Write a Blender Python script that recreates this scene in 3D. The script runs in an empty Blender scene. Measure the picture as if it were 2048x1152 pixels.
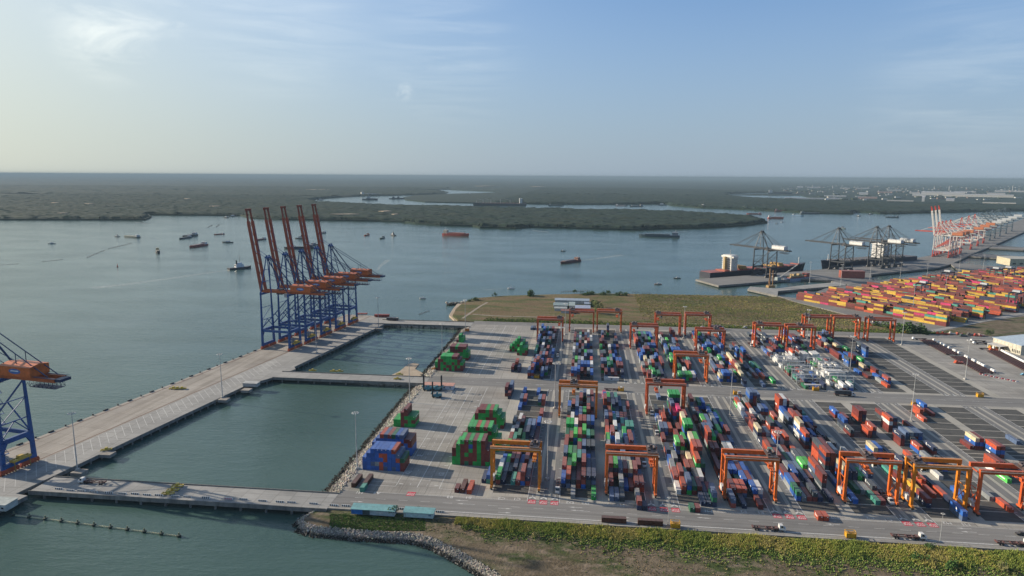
import bpy, math, random
import numpy as np
from mathutils import Vector
from mathutils.geometry import tessellate_polygon
R = math.radians
SC = bpy.context.scene
COL = SC.collection
rng = random.Random(7)
nrg = np.random.default_rng(7)

# ------------------------------------------------------------------ camera (drone, 170 m above the yard)
F, CX, CY, H = 1350.0, 1024.0, 576.0, 170.0
PITCH, ROLL, YAW = math.atan(223.9 / F), -0.0058, R(6.3)
_fx, _fy = -math.sin(YAW), math.cos(YAW)
FWD = Vector((_fx * math.cos(PITCH), _fy * math.cos(PITCH), -math.sin(PITCH)))
_r = Vector((math.cos(YAW), math.sin(YAW), 0))
_u = Vector((_fx * math.sin(PITCH), _fy * math.sin(PITCH), math.cos(PITCH)))
RT = _r * math.cos(ROLL) - _u * math.sin(ROLL)
UP = _r * math.sin(ROLL) + _u * math.cos(ROLL)
CAM = Vector((0, 0, H))


def G(px, py, z=0.0):
    """survey: the spot on the level z that the drone saw at photo pixel (px, py)"""
    d = FWD + RT * ((px - CX) / F) - UP * ((py - CY) / F)
    t = (z - H) / d.z
    return (d.x * t, d.y * t)


cam = bpy.data.cameras.new('drone_camera')
cam_o = bpy.data.objects.new('drone_camera', cam)
COL.objects.link(cam_o)
from mathutils import Matrix
m3 = Matrix((RT, UP, -FWD)).transposed()
cam_o.matrix_world = Matrix.Translation(CAM) @ m3.to_4x4()
cam.sensor_width = 36.0
cam.lens = 36.0 * F / 2048.0
cam.clip_start, cam.clip_end = 1.0, 300000.0
SC.camera = cam_o

# ------------------------------------------------------------------ materials


def new_mat(name):
    m = bpy.data.materials.new(name)
    m.use_nodes = True
    nt = m.node_tree
    return m, nt, nt.nodes['Principled BSDF']


def nd(nt, t, **kw):
    n = nt.nodes.new(t)
    for k, v in kw.items():
        if k in ('inp',):
            for a, b in v.items():
                n.inputs[a].default_value = b
        else:
            setattr(n, k, v)
    return n


def ramp(nt, stops):
    n = nt.nodes.new('ShaderNodeValToRGB')
    e = n.color_ramp.elements
    while len(e) < len(stops):
        e.new(0.5)
    for el, (p, c) in zip(e, stops):
        el.position = p
        el.color = (c[0], c[1], c[2], 1) if not isinstance(c, (int, float)) else (c, c, c, 1)
    return n


def mixc(nt, fac, a, b, mode='MIX'):
    n = nt.nodes.new('ShaderNodeMix')
    n.data_type = 'RGBA'
    n.blend_type = mode
    for sock, v in ((0, fac), (6, a), (7, b)):
        if isinstance(v, bpy.types.NodeSocket):
            nt.links.new(v, n.inputs[sock])
        elif isinstance(v, (int, float)):
            n.inputs[sock].default_value = v
        else:
            n.inputs[sock].default_value = (v[0], v[1], v[2], 1)
    return n.outputs[2]


def noise(nt, scale, detail=4, rough=0.55, stretch=None, geo=True, dist=0.0):
    n = nd(nt, 'ShaderNodeTexNoise')
    n.inputs['Scale'].default_value = scale
    n.inputs['Detail'].default_value = detail
    n.inputs['Roughness'].default_value = rough
    n.inputs['Distortion'].default_value = dist
    if geo:
        src = nd(nt, 'ShaderNodeNewGeometry').outputs['Position']
    else:
        src = nd(nt, 'ShaderNodeTexCoord').outputs['Object']
    if stretch:
        mp = nd(nt, 'ShaderNodeMapping')
        mp.inputs['Scale'].default_value = stretch[:3]
        if len(stretch) > 3:
            mp.inputs['Rotation'].default_value = (0, 0, stretch[3])
        nt.links.new(src, mp.inputs[0])
        src = mp.outputs[0]
    nt.links.new(src, n.inputs['Vector'])
    return n.outputs['Fac']


def ground_mat(name, layers, rough=0.9, bump=None, slabs=None):
    """layers: list of (scale, lo, hi, colour a, colour b, stretch) mixed one over the other"""
    m, nt, b = new_mat(name)
    col = None
    for (sc, lo, hi, ca, cb, st) in layers:
        f = noise(nt, sc, 5, 0.6, st)
        if col is None:
            rp = ramp(nt, [(lo, ca), (hi, cb)])
            nt.links.new(f, rp.inputs[0])
            col = rp.outputs[0]
        else:
            rp = ramp(nt, [(lo, 0.0), (hi, 1.0)])
            nt.links.new(f, rp.inputs[0])
            if ca == 'MUL':
                col = mixc(nt, rp.outputs[0], col, mixc(nt, 1.0, col, cb, 'MULTIPLY'))
            else:
                col = mixc(nt, rp.outputs[0], col, cb)
    if slabs:       # cast slabs of slightly different age with dark joints
        w_, h_, rot = slabs
        br = nd(nt, 'ShaderNodeTexBrick', offset=0.0, inp={'Color1': (0.86, 0.86, 0.86, 1), 'Color2': (1.04, 1.04, 1.03, 1), 'Mortar': (0.62, 0.61, 0.6, 1), 'Scale': 1.0, 'Mortar Size': 0.16, 'Bias': 0.0, 'Brick Width': w_, 'Row Height': h_})
        mp = nd(nt, 'ShaderNodeMapping'); mp.inputs['Rotation'].default_value = (0, 0, rot)
        nt.links.new(nd(nt, 'ShaderNodeNewGeometry').outputs['Position'], mp.inputs[0]); nt.links.new(mp.outputs[0], br.inputs['Vector'])
        col = mixc(nt, 1.0, col, br.outputs['Color'], 'MULTIPLY')
    nt.links.new(col, b.inputs['Base Color'])
    b.inputs['Roughness'].default_value = rough
    b.inputs['Specular IOR Level'].default_value = 0.25
    if bump:
        f = noise(nt, bump[0], 6, 0.65)
        bp = nd(nt, 'ShaderNodeBump')
        bp.inputs['Strength'].default_value = bump[1]
        bp.inputs['Distance'].default_value = bump[2]
        nt.links.new(f, bp.inputs['Height'])
        nt.links.new(bp.outputs[0], b.inputs['Normal'])
    return m


def coloured(name, source, rough=0.5, dust=0.35, spec=0.4):
    """paint whose hue is the object's own colour or a colour attribute, with dusty, faded upper faces and weathering"""
    m, nt, b = new_mat(name)
    if source == 'object':
        c = nd(nt, 'ShaderNodeObjectInfo').outputs['Color']
    else:
        a = nd(nt, 'ShaderNodeAttribute', attribute_name='col')
        c = a.outputs['Color']
    f = noise(nt, 0.45, 5, 0.65)
    rp = ramp(nt, [(0.35, 0.72), (0.68, 1.12)])
    nt.links.new(f, rp.inputs[0])
    c = mixc(nt, 1.0, c, rp.outputs[0], 'MULTIPLY')
    if dust:
        g = nd(nt, 'ShaderNodeNewGeometry')
        sp = nd(nt, 'ShaderNodeSeparateXYZ')
        nt.links.new(g.outputs['True Normal'], sp.inputs[0])
        gt = nd(nt, 'ShaderNodeMath', operation='GREATER_THAN')
        gt.inputs[1].default_value = 0.8
        nt.links.new(sp.outputs['Z'], gt.inputs[0])
        f2 = noise(nt, 0.8, 4, 0.6)
        rp2 = ramp(nt, [(0.3, dust * 0.6), (0.7, dust * 1.3)])
        nt.links.new(f2, rp2.inputs[0])
        mu = nd(nt, 'ShaderNodeMath', operation='MULTIPLY')
        nt.links.new(gt.outputs[0], mu.inputs[0])
        nt.links.new(rp2.outputs[0], mu.inputs[1])
        c = mixc(nt, mu.outputs[0], c, (0.42, 0.40, 0.38))
    nt.links.new(c, b.inputs['Base Color'])
    b.inputs['Roughness'].default_value = rough
    b.inputs['Specular IOR Level'].default_value = spec
    return m


M = {}
M['box_paint'] = coloured('container_paint', 'object', 0.55, 0.15)
M['box_paint_attr'] = coloured('container_paint_mass', 'attr', 0.55, 0.10)
M['paint'] = coloured('machine_paint', 'object', 0.5, 0.15)
M['leaf'] = coloured('leaf', 'attr', 0.85, 0.0, 0.15)
m, nt, b = new_mat('white_lettering'); b.inputs['Base Color'].default_value = (0.75, 0.75, 0.73, 1); b.inputs['Roughness'].default_value = 0.6; M['white'] = m
m, nt, b = new_mat('dark_glass'); b.inputs['Base Color'].default_value = (0.02, 0.025, 0.03, 1); b.inputs['Roughness'].default_value = 0.15; M['glass'] = m
m, nt, b = new_mat('tyre_rubber'); b.inputs['Base Color'].default_value = (0.025, 0.025, 0.027, 1); b.inputs['Roughness'].default_value = 0.8; M['rubber'] = m
M['marking'] = ground_mat('road_paint_white', [(0.9, 0.3, 0.75, (0.36, 0.36, 0.34), (0.66, 0.66, 0.64), None)], 0.8)
M['marking_red'] = ground_mat('road_paint_red', [(1.2, 0.3, 0.7, (0.42, 0.03, 0.05), (0.5, 0.05, 0.08), None)], 0.8)
M['rust_line'] = ground_mat('rusty_rail_slot', [(0.3, 0.3, 0.7, (0.10, 0.05, 0.035), (0.17, 0.08, 0.05), None)], 0.8)
M['concrete'] = ground_mat('yard_concrete', [
    (0.012, 0.3, 0.7, (0.295, 0.282, 0.258), (0.385, 0.368, 0.338), None),
    (0.05, 0.45, 0.7, 'MUL', (0.74, 0.74, 0.75), (0.25, 1.6, 1)),
    (0.02, 0.5, 0.66, 'MUL', (0.80, 0.79, 0.78), None),
    (0.6, 0.5, 0.75, 'MUL', (0.76, 0.76, 0.76), (1.6, 0.06, 1)),
    (2.5, 0.4, 0.8, 'MUL', (0.88, 0.88, 0.87), None)], 0.88, None, (14.0, 7.0, 0))
M['asphalt'] = ground_mat('road_asphalt', [
    (0.015, 0.3, 0.7, (0.185, 0.181, 0.173), (0.24, 0.234, 0.224), None),
    (0.25, 0.45, 0.70, 'MUL', (0.70, 0.70, 0.70), (0.03, 1.8, 1)),
    (0.04, 0.5, 0.7, 'MUL', (0.82, 0.82, 0.83), (0.4, 1.5, 1)),
    (1.5, 0.4, 0.8, 'MUL', (0.88, 0.88, 0.88), None)], 0.88)
M['lane'] = ground_mat('lane_asphalt', [
    (0.03, 0.3, 0.7, (0.165, 0.164, 0.16), (0.21, 0.208, 0.202), None),
    (0.5, 0.45, 0.72, 'MUL', (0.68, 0.68, 0.69), (1.6, 0.03, 1)),
    (1.8, 0.4, 0.8, 'MUL', (0.88, 0.88, 0.88), None)], 0.88)
M['pad'] = ground_mat('pad_gravel', [
    (0.2, 0.3, 0.7, (0.068, 0.067, 0.064), (0.108, 0.106, 0.10), None),
    (0.6, 0.45, 0.75, 'MUL', (0.75, 0.74, 0.72), (0.3, 1.5, 1)),
    (3.0, 0.4, 0.8, 'MUL', (0.8, 0.8, 0.8), None)], 0.95)
M['beam'] = ground_mat('runway_concrete', [
    (0.05, 0.3, 0.7, (0.30, 0.285, 0.25), (0.40, 0.38, 0.335), None),
    (0.5, 0.5, 0.8, 'MUL', (0.72, 0.72, 0.72), (2.5, 0.06, 1)),
    (1.8, 0.45, 0.8, 'MUL', (0.85, 0.85, 0.85), None)], 0.9)
M['quay'] = ground_mat('quay_deck_concrete', [
    (0.02, 0.3, 0.7, (0.29, 0.265, 0.235), (0.37, 0.34, 0.305), None),
    (0.12, 0.45, 0.72, 'MUL', (0.74, 0.72, 0.70), (1.6, 0.05, 1, R(8.3))),
    (0.03, 0.5, 0.7, 'MUL', (0.82, 0.81, 0.80), None),
    (0.9, 0.4, 0.8, 'MUL', (0.88, 0.88, 0.87), None)], 0.88, None, (10.0, 14.0, R(8.3)))
M['apron'] = ground_mat('quay_apron_concrete', [
    (0.03, 0.3, 0.7, (0.27, 0.268, 0.258), (0.36, 0.355, 0.34), None),
    (0.5, 0.45, 0.75, 'MUL', (0.80, 0.80, 0.80), (0.2, 1.0, 1)),
    (1.6, 0.4, 0.8, 'MUL', (0.86, 0.86, 0.86), None)], 0.88, None, (9.0, 9.0, 0))
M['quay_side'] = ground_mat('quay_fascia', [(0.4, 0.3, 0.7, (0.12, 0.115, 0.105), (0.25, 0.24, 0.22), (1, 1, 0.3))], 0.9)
M['rock'] = coloured('armour_rock', 'attr', 0.9, 0.0, 0.2)
M['soil'] = ground_mat('waste_ground', [
    (0.03, 0.35, 0.65, (0.115, 0.088, 0.055), (0.175, 0.14, 0.095), None),
    (0.045, 0.48, 0.62, None, (0.055, 0.075, 0.022), (1, 1.6, 1)),
    (0.11, 0.5, 0.66, None, (0.21, 0.165, 0.12), (1, 2.2, 1)),
    (0.5, 0.4, 0.75, 'MUL', (0.62, 0.62, 0.58), None)], 0.95, (0.8, 0.9, 0.6))
M['field'] = ground_mat('dry_grassland', [
    (0.012, 0.35, 0.65, (0.16, 0.105, 0.06), (0.19, 0.15, 0.075), (1, 2.5, 1)),
    (0.018, 0.46, 0.6, None, (0.085, 0.10, 0.03), (1, 2.6, 1)),
    (0.03, 0.55, 0.68, None, (0.20, 0.115, 0.075), (1, 3.5, 1)),
    (0.35, 0.35, 0.8, 'MUL', (0.6, 0.6, 0.56), None)], 0.95, (0.5, 0.8, 0.8))
M['dirt'] = ground_mat('bare_dirt', [(0.2, 0.3, 0.7, (0.24, 0.205, 0.165), (0.33, 0.28, 0.23), None)], 0.95)
M['sand'] = ground_mat('beach_sand', [(0.2, 0.3, 0.7, (0.30, 0.24, 0.18), (0.42, 0.35, 0.27), None)], 0.95)
M['forest'] = ground_mat('mangrove_canopy', [
    (0.02, 0.35, 0.65, (0.009, 0.026, 0.019), (0.022, 0.043, 0.026), None),
    (0.006, 0.5, 0.65, None, (0.030, 0.040, 0.018), (1, 2, 1)),
    (0.05, 0.35, 0.75, 'MUL', (0.40, 0.45, 0.42), None)], 0.95)
M['plain'] = ground_mat('distant_plain', [
    (0.0012, 0.4, 0.6, (0.009, 0.026, 0.019), (0.021, 0.039, 0.026), (1, 2, 1)),
    (0.004, 0.62, 0.70, None, (0.10, 0.10, 0.085), (1, 3, 1)),
    (0.02, 0.4, 0.7, 'MUL', (0.7, 0.7, 0.7), None)], 0.95)

# water
m, nt, b = new_mat('estuary_water')
rp = ramp(nt, [(0.32, (0.038, 0.078, 0.068)), (0.68, (0.064, 0.112, 0.097))])
nt.links.new(noise(nt, 0.004, 3, 0.5, (1, 1.8, 1)), rp.inputs[0])
nt.links.new(rp.outputs[0], b.inputs['Base Color'])
b.inputs['Roughness'].default_value = 0.11
b.inputs['IOR'].default_value = 1.33
w1 = noise(nt, 0.10, 5, 0.62, (0.45, 1.5, 1, R(6)))
w2 = noise(nt, 0.42, 4, 0.6, (0.6, 1.5, 1, R(-14)))
ad = nd(nt, 'ShaderNodeMath', operation='MULTIPLY_ADD')
ad.inputs[1].default_value = 0.5
nt.links.new(w2, ad.inputs[0]); nt.links.new(w1, ad.inputs[2])
calm = noise(nt, 0.006, 3, 0.55, (1, 2.2, 1))
rpc = ramp(nt, [(0.35, 0.45), (0.65, 1.0)])
nt.links.new(calm, rpc.inputs[0])
bp = nd(nt, 'ShaderNodeBump')
bp.inputs['Distance'].default_value = 0.7
nt.links.new(rpc.outputs[0], bp.inputs['Strength'])
nt.links.new(ad.outputs[0], bp.inputs['Height'])
nt.links.new(bp.outputs[0], b.inputs['Normal'])
M['water'] = m
# foam
m, nt, b = new_mat('wake_foam')
b.inputs['Base Color'].default_value = (0.6, 0.64, 0.63, 1)
b.inputs['Roughness'].default_value = 0.8
rp = ramp(nt, [(0.40, 0.0), (0.75, 0.6)])
nt.links.new(noise(nt, 0.35, 6, 0.7), rp.inputs[0])
nt.links.new(rp.outputs[0], b.inputs['Alpha'])
M['foam'] = m

# ------------------------------------------------------------------ mesh builder


class MB:
    def __init__(s):
        s.v, s.f, s.mi, s.cur = [], [], [], 0

    def mat(s, i):
        s.cur = i
        return s

    def face(s, pts):
        n = len(s.v)
        s.v += [tuple(p) for p in pts]
        s.f.append(tuple(range(n, n + len(pts))))
        s.mi.append(s.cur)
        return s

    def hexa(s, p):
        n = len(s.v)
        s.v += [tuple(q) for q in p]
        for f in ((0, 3, 2, 1), (4, 5, 6, 7), (0, 1, 5, 4), (1, 2, 6, 5), (2, 3, 7, 6), (3, 0, 4, 7)):
            s.f.append(tuple(n + i for i in f))
            s.mi.append(s.cur)
        return s

    def box(s, x0, x1, y0, y1, z0, z1, tx=0.0, ty=0.0):
        return s.hexa([(x0, y0, z0), (x1, y0, z0), (x1, y1, z0), (x0, y1, z0),
                       (x0 + tx, y0 + ty, z1), (x1 - tx, y0 + ty, z1), (x1 - tx, y1 - ty, z1), (x0 + tx, y1 - ty, z1)])

    def bar(s, a, b, w, h=None, w2=None):
        """a square-section member from a to b"""
        h = h or w
        a, b = Vector(a), Vector(b)
        d = (b - a).normalized()
        up = Vector((0, 0, 1)) if abs(d.z) < 0.95 else Vector((1, 0, 0))
        x = d.cross(up).normalized()
        y = x.cross(d).normalized()
        k = (w2 or w) / w
        P = []
        for c, q in ((a, 1.0), (b, k)):
            for sx, sy in ((-1, -1), (1, -1), (1, 1), (-1, 1)):
                P.append(c + x * (sx * w * q / 2) + y * (sy * h * q / 2))
        return s.hexa(P)

    def tube(s, a, b, r, n=8, r2=None):
        a, b = Vector(a), Vector(b)
        d = (b - a).normalized()
        up = Vector((0, 0, 1)) if abs(d.z) < 0.95 else Vector((1, 0, 0))
        x = d.cross(up).normalized()
        y = x.cross(d).normalized()
        r2 = r if r2 is None else r2
        k = len(s.v)
        for c, q in ((a, r), (b, r2)):
            for i in range(n):
                t = 2 * math.pi * i / n
                s.v.append(tuple(c + x * (q * math.cos(t)) + y * (q * math.sin(t))))
        for i in range(n):
            j = (i + 1) % n
            s.f.append((k + i, k + j, k + n + j, k + n + i)); s.mi.append(s.cur)
        s.f.append(tuple(k + i for i in range(n))[::-1]); s.mi.append(s.cur)
        s.f.append(tuple(k + n + i for i in range(n))); s.mi.append(s.cur)
        return s

    def prism(s, poly, z0, z1, top=True, bottom=False, sides=True):
        """poly: counter-clockwise list of (x, y)"""
        n, k = len(poly), len(s.v)
        s.v += [(x, y, z1) for x, y in poly] + [(x, y, z0) for x, y in poly]
        if top:
            for t in tessellate_polygon([[Vector((x, y, 0)) for x, y in poly]]):
                a, b2, c = t
                ax, ay = poly[a]; bx, by = poly[b2]; cx, cy = poly[c]
                if (bx - ax) * (cy - ay) - (by - ay) * (cx - ax) < 0:
                    b2, c = c, b2
                s.f.append((k + a, k + b2, k + c)); s.mi.append(s.cur)
        if sides:
            for i in range(n):
                j = (i + 1) % n
                s.f.append((k + j, k + i, k + n + i, k + n + j)); s.mi.append(s.cur if not hasattr(s, 'side') else s.side)
        return s

    def rect(s, x0, x1, y0, y1, z):
        return s.face([(x0, y0, z), (x1, y0, z), (x1, y1, z), (x0, y1, z)])

    def mesh(s, name, mats):
        me = bpy.data.meshes.new(name)
        me.from_pydata(s.v, [], s.f)
        for mm in (mats if isinstance(mats, (list, tuple)) else [mats]):
            me.materials.append(mm)
        if any(s.mi):
            me.polygons.foreach_set('material_index', s.mi)
        me.update()
        return me

    def build(s, name, mats, parent=None, color=None, loc=None):
        o = bpy.data.objects.new(name, s.mesh(name, mats))
        COL.objects.link(o)
        if parent:
            o.parent = parent
        if color:
            o.color = (color[0], color[1], color[2], 1)
        if loc:
            o.location = loc
        return o


def ccw(poly):
    a = sum(poly[i][0] * poly[(i + 1) % len(poly)][1] - poly[(i + 1) % len(poly)][0] * poly[i][1] for i in range(len(poly)))
    return poly if a > 0 else poly[::-1]


def inside(poly, x, y):
    """vectorised point in polygon"""
    x, y = np.asarray(x), np.asarray(y)
    r = np.zeros(x.shape, bool)
    n = len(poly)
    for i in range(n):
        x0, y0 = poly[i]; x1, y1 = poly[(i + 1) % n]
        if y0 == y1:
            continue
        c = ((y0 > y) != (y1 > y)) & (x < (x1 - x0) * (y - y0) / (y1 - y0) + x0)
        r ^= c
    return r


def big_mesh(name, v, f, mat, col=None, smooth=False):
    me = bpy.data.meshes.new(name)
    v = np.asarray(v, dtype=np.float32); f = np.asarray(f, dtype=np.int32)
    me.vertices.add(len(v)); me.vertices.foreach_set('co', v.ravel())
    n, k = f.shape
    me.loops.add(n * k); me.loops.foreach_set('vertex_index', f.ravel())
    me.polygons.add(n); me.polygons.foreach_set('loop_start', np.arange(0, n * k, k, dtype=np.int32))
    me.polygons.foreach_set('loop_total', np.full(n, k, dtype=np.int32))
    me.materials.append(mat)
    me.polygons.foreach_set('use_smooth', np.full(n, smooth))
    me.update(calc_edges=True)
    if col is not None:
        a = me.color_attributes.new('col', 'FLOAT_COLOR', 'POINT')
        c = np.ones((len(v), 4), np.float32); c[:, :3] = col
        a.data.foreach_set('color', c.ravel())
    o = bpy.data.objects.new(name, me)
    COL.objects.link(o)
    return o


def tag(o, label=None, cat=None, group=None, kind=None):
    if label: o['label'] = label
    if cat: o['category'] = cat
    if group: o['group'] = group
    if kind: o['kind'] = kind
    return o


def thing(name, label, cat, loc=(0, 0, 0), rz=0.0, group=None):
    o = bpy.data.objects.new(name, None)
    o.empty_display_size = 1.0
    COL.objects.link(o)
    o.location = (loc[0], loc[1], loc[2] if len(loc) > 2 else 0)
    o.rotation_euler = (0, 0, rz)
    return tag(o, label, cat, group)


def copy_tree(o, parent=None, color=None):
    c = o.copy(); COL.objects.link(c); c.parent = parent
    if color and o.type == 'MESH' and o.get('tint'):
        c.color = (color[0], color[1], color[2], 1)
    for ch in list(o.children):
        copy_tree(ch, c, color)
    return c


def place(proto, used, loc, rz, label, group=None, color=None, scale=None):
    """the first time the prototype itself, afterwards copies of it and its parts"""
    if not used:
        o = proto
        if color:
            for ch in [proto] + list(proto.children_recursive):
                if ch.type == 'MESH' and ch.get('tint'):
                    ch.color = (color[0], color[1], color[2], 1)
        used.append(1)
    else:
        o = copy_tree(proto, None, color)
    o.location = (loc[0], loc[1], loc[2] if len(loc) > 2 else 0)
    o.rotation_euler = (0, 0, rz)
    if scale: o.scale = (scale,) * 3
    o['label'] = label
    if group: o['group'] = group
    return o


def struct(mb, name, mats):
    return tag(mb.build(name, mats), kind='structure')

# ------------------------------------------------------------------ light, sky and air
SUN_AZ, SUN_EL = R(-79.0), R(21.0)      # azimuth measured from +Y towards +X
SUN_DIR = Vector((math.sin(SUN_AZ) * math.cos(SUN_EL), math.cos(SUN_AZ) * math.cos(SUN_EL), math.sin(SUN_EL)))
w = bpy.data.worlds.new('World'); SC.world = w; w.use_nodes = True
nt = w.node_tree
bg = nt.nodes['Background']
sky = nd(nt, 'ShaderNodeTexSky', sky_type='NISHITA')
sky.sun_disc = False
sky.sun_elevation, sky.sun_rotation = SUN_EL, SUN_AZ
sky.altitude = 800
sky.air_density, sky.dust_density, sky.ozone_density = 0.9, 1.6, 6.0
tc = nd(nt, 'ShaderNodeTexCoord')
sxyz, cxyz = nd(nt, 'ShaderNodeSeparateXYZ'), nd(nt, 'ShaderNodeCombineXYZ')
mz = nd(nt, 'ShaderNodeMath', operation='MAXIMUM'); mz.inputs[1].default_value = 0.003
nt.links.new(tc.outputs['Generated'], sxyz.inputs[0])
nt.links.new(sxyz.outputs['X'], cxyz.inputs['X']); nt.links.new(sxyz.outputs['Y'], cxyz.inputs['Y'])
nt.links.new(sxyz.outputs['Z'], mz.inputs[0]); nt.links.new(mz.outputs[0], cxyz.inputs['Z'])
nt.links.new(cxyz.outputs[0], sky.inputs['Vector'])


def view_dir(px, py):
    return (FWD + RT * ((px - CX) / F) - UP * ((py - CY) / F)).normalized()


mrz = nd(nt, 'ShaderNodeMapRange', interpolation_type='SMOOTHSTEP', inp={'From Min': -0.02, 'From Max': 0.34, 'To Min': 0.93, 'To Max': 0.14})
nt.links.new(sxyz.outputs['Z'], mrz.inputs['Value'])
col = mixc(nt, mrz.outputs[0], sky.outputs[0], (1.85, 2.22, 2.85))     # the milky air low over the land
# bright, warm air towards the low sun
gl = nd(nt, 'ShaderNodeVectorMath', operation='DOT_PRODUCT'); gl.inputs[1].default_value = (math.sin(SUN_AZ), math.cos(SUN_AZ), 0.12)
nt.links.new(tc.outputs['Generated'], gl.inputs[0])
gm = nd(nt, 'ShaderNodeMath', operation='MAXIMUM'); gm.inputs[1].default_value = 0.0
gp = nd(nt, 'ShaderNodeMath', operation='POWER'); gp.inputs[1].default_value = 2.3
gx = nd(nt, 'ShaderNodeMath', operation='MULTIPLY'); gx.inputs[1].default_value = 0.92
nt.links.new(gl.outputs['Value'], gm.inputs[0]); nt.links.new(gm.outputs[0], gp.inputs[0]); nt.links.new(gp.outputs[0], gx.inputs[0])
col = mixc(nt, gx.outputs[0], col, (4.5, 4.35, 3.55))
# a few thin clouds, each in its own part of the sky
for (px, py, rad, sc, stre, amt) in ((215, 45, 0.085, 9, (1, 1, 3.0), 0.42), (345, 40, 0.03, 14, (1, 1, 2), 0.3), (808, 182, 0.017, 26, (1.4, 1.4, 1), 0.28),
                                     (560, 20, 0.15, 5, (1, 1, 9), 0.13), (890, 95, 0.14, 5, (1, 1, 10), 0.10), (1950, 170, 0.16, 5, (1, 1, 8), 0.08), (1860, 130, 0.10, 6, (1, 1, 9), 0.05)):
    c = view_dir(px, py)
    ds = nd(nt, 'ShaderNodeVectorMath', operation='DISTANCE')
    ds.inputs[1].default_value = c
    nt.links.new(tc.outputs['Generated'], ds.inputs[0])
    mp = nd(nt, 'ShaderNodeMapping'); mp.inputs['Scale'].default_value = stre
    nt.links.new(tc.outputs['Generated'], mp.inputs[0])
    nz = nd(nt, 'ShaderNodeTexNoise', inp={'Scale': sc, 'Detail': 7, 'Roughness': 0.6, 'Distortion': 0.6})
    nt.links.new(mp.outputs[0], nz.inputs['Vector'])
    rpn = ramp(nt, [(0.42, 0.0), (0.72, 1.0)]); nt.links.new(nz.outputs['Fac'], rpn.inputs[0])
    mr = nd(nt, 'ShaderNodeMapRange', interpolation_type='SMOOTHSTEP', inp={'From Min': rad, 'From Max': rad * 0.15, 'To Min': 0.0, 'To Max': amt})
    nt.links.new(ds.outputs['Value'], mr.inputs['Value'])
    mu = nd(nt, 'ShaderNodeMath', operation='MULTIPLY')
    nt.links.new(rpn.outputs[0], mu.inputs[0]); nt.links.new(mr.outputs[0], mu.inputs[1])
    col = mixc(nt, mu.outputs[0], col, (7.5, 7.3, 7.0))
col = mixc(nt, 1.0, col, (1.0, 1.035, 0.98), 'MULTIPLY')
nt.links.new(col, bg.inputs['Color'])
bg.inputs['Strength'].default_value = 0.106
sl = bpy.data.lights.new('sun', 'SUN')
sl.energy, sl.angle, sl.color = 4.3, R(0.53), (1.0, 0.87, 0.70)
so = bpy.data.objects.new('sun', sl); COL.objects.link(so)
so.rotation_euler = SUN_DIR.to_track_quat('Z', 'Y').to_euler()
SC.view_settings.view_transform = 'Standard'
SC.view_settings.look = 'None'
SC.view_settings.exposure = 0.83

FAR = 62000.0
hz = MB().box(-FAR, FAR, -3000, FAR, -7.0, 185.0).build('haze', [])
m = bpy.data.materials.new('air'); m.use_nodes = True
nt = m.node_tree
nt.nodes.remove(nt.nodes['Principled BSDF'])
pv = nd(nt, 'ShaderNodeVolumePrincipled')
pv.inputs['Color'].default_value = (0.27, 0.37, 0.45, 1)
pv.inputs['Density'].default_value = 6.0e-5
pv.inputs['Anisotropy'].default_value = 0.0
nt.links.new(pv.outputs[0], nt.nodes['Material Output'].inputs['Volume'])
hz.data.materials.append(m)
tag(hz, kind='stuff')
hz.visible_shadow = True

# ------------------------------------------------------------------ water and land
WZ = -4.0
mb = MB()
mb.rect(-61500, 61500, -2500, 61500, WZ)
struct(mb, 'water', M['water'])


def land(name, poly, z, mats, skirt=None, side_slot=0):
    mb = MB()
    if len(mats) > 1: mb.side = 1
    mb.prism(ccw(poly), skirt if skirt is not None else z - 6, z)
    return struct(mb, name, mats)


SOIL = [G(x, y, -1) for x, y in [(655, 1013), (640, 1017), (608, 1034), (604, 1043), (625, 1053), (690, 1059), (765, 1064), (828, 1067), (868, 1078), (905, 1096), (945, 1118), (985, 1142)]]
soil_poly = [(-90, 316.2), (-128, 315.8)] + SOIL + [G(1060, 1200, -1), (40, 215), (180, 120), (700, 60), (700, 316.2)]
land('waste_ground', soil_poly, -0.9, [M['soil'], M['soil']], -5.5)
FIELD = [(-130, 773)] + [G(x, y, -1) for x, y in [(916, 640), (905, 632), (912, 618), (925, 607), (948, 597), (975, 595), (1000, 592.5), (1100, 589.5), (1200, 587.5), (1300, 589), (1400, 591), (1500, 592.5), (1560, 595), (1592, 606), (1640, 618), (1690, 631), (1722, 644), (1762, 652), (1835, 664), (1860, 668), (2048, 684)]] + [(620, 773)]
land('grassland', FIELD, -0.5, [M['field'], M['field']], -5.5)
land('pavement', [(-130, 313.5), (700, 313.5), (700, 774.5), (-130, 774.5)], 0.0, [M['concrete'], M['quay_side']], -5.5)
# the lot and container terminal behind the grassland
yard2_px = [(1556, 592), (1600, 597), (1650, 577), (1690, 571), (1742, 563), (1800, 556), (1870, 547), (1918, 541), (1996, 545), (2010, 546), (2048, 541), (2260, 560), (2260, 690), (2048, 678), (1862, 664), (1835, 660), (1762, 649), (1722, 641), (1690, 628), (1640, 615), (1592, 604)]
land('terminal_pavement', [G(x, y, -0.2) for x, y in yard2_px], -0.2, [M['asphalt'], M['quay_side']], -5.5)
lot = MB()
lot.prism(ccw([G(x, y, 0) for x, y in [(1868, 667), (1890, 661), (1960, 645), (2048, 632), (2240, 650), (2240, 684), (2048, 676)]]), -0.4, -0.1)
struct(lot, 'vacant_lot', M['soil'])
mb = MB()
mb.prism(ccw([G(x, y, 0) for x, y in [(1862, 660), (1905, 652), (1985, 638), (1992, 634), (2060, 622), (2064, 626), (1996, 638), (1908, 656), (1868, 664)]]), -0.3, 0.03)
struct(mb, 'access_road', M['apron'])
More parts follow.
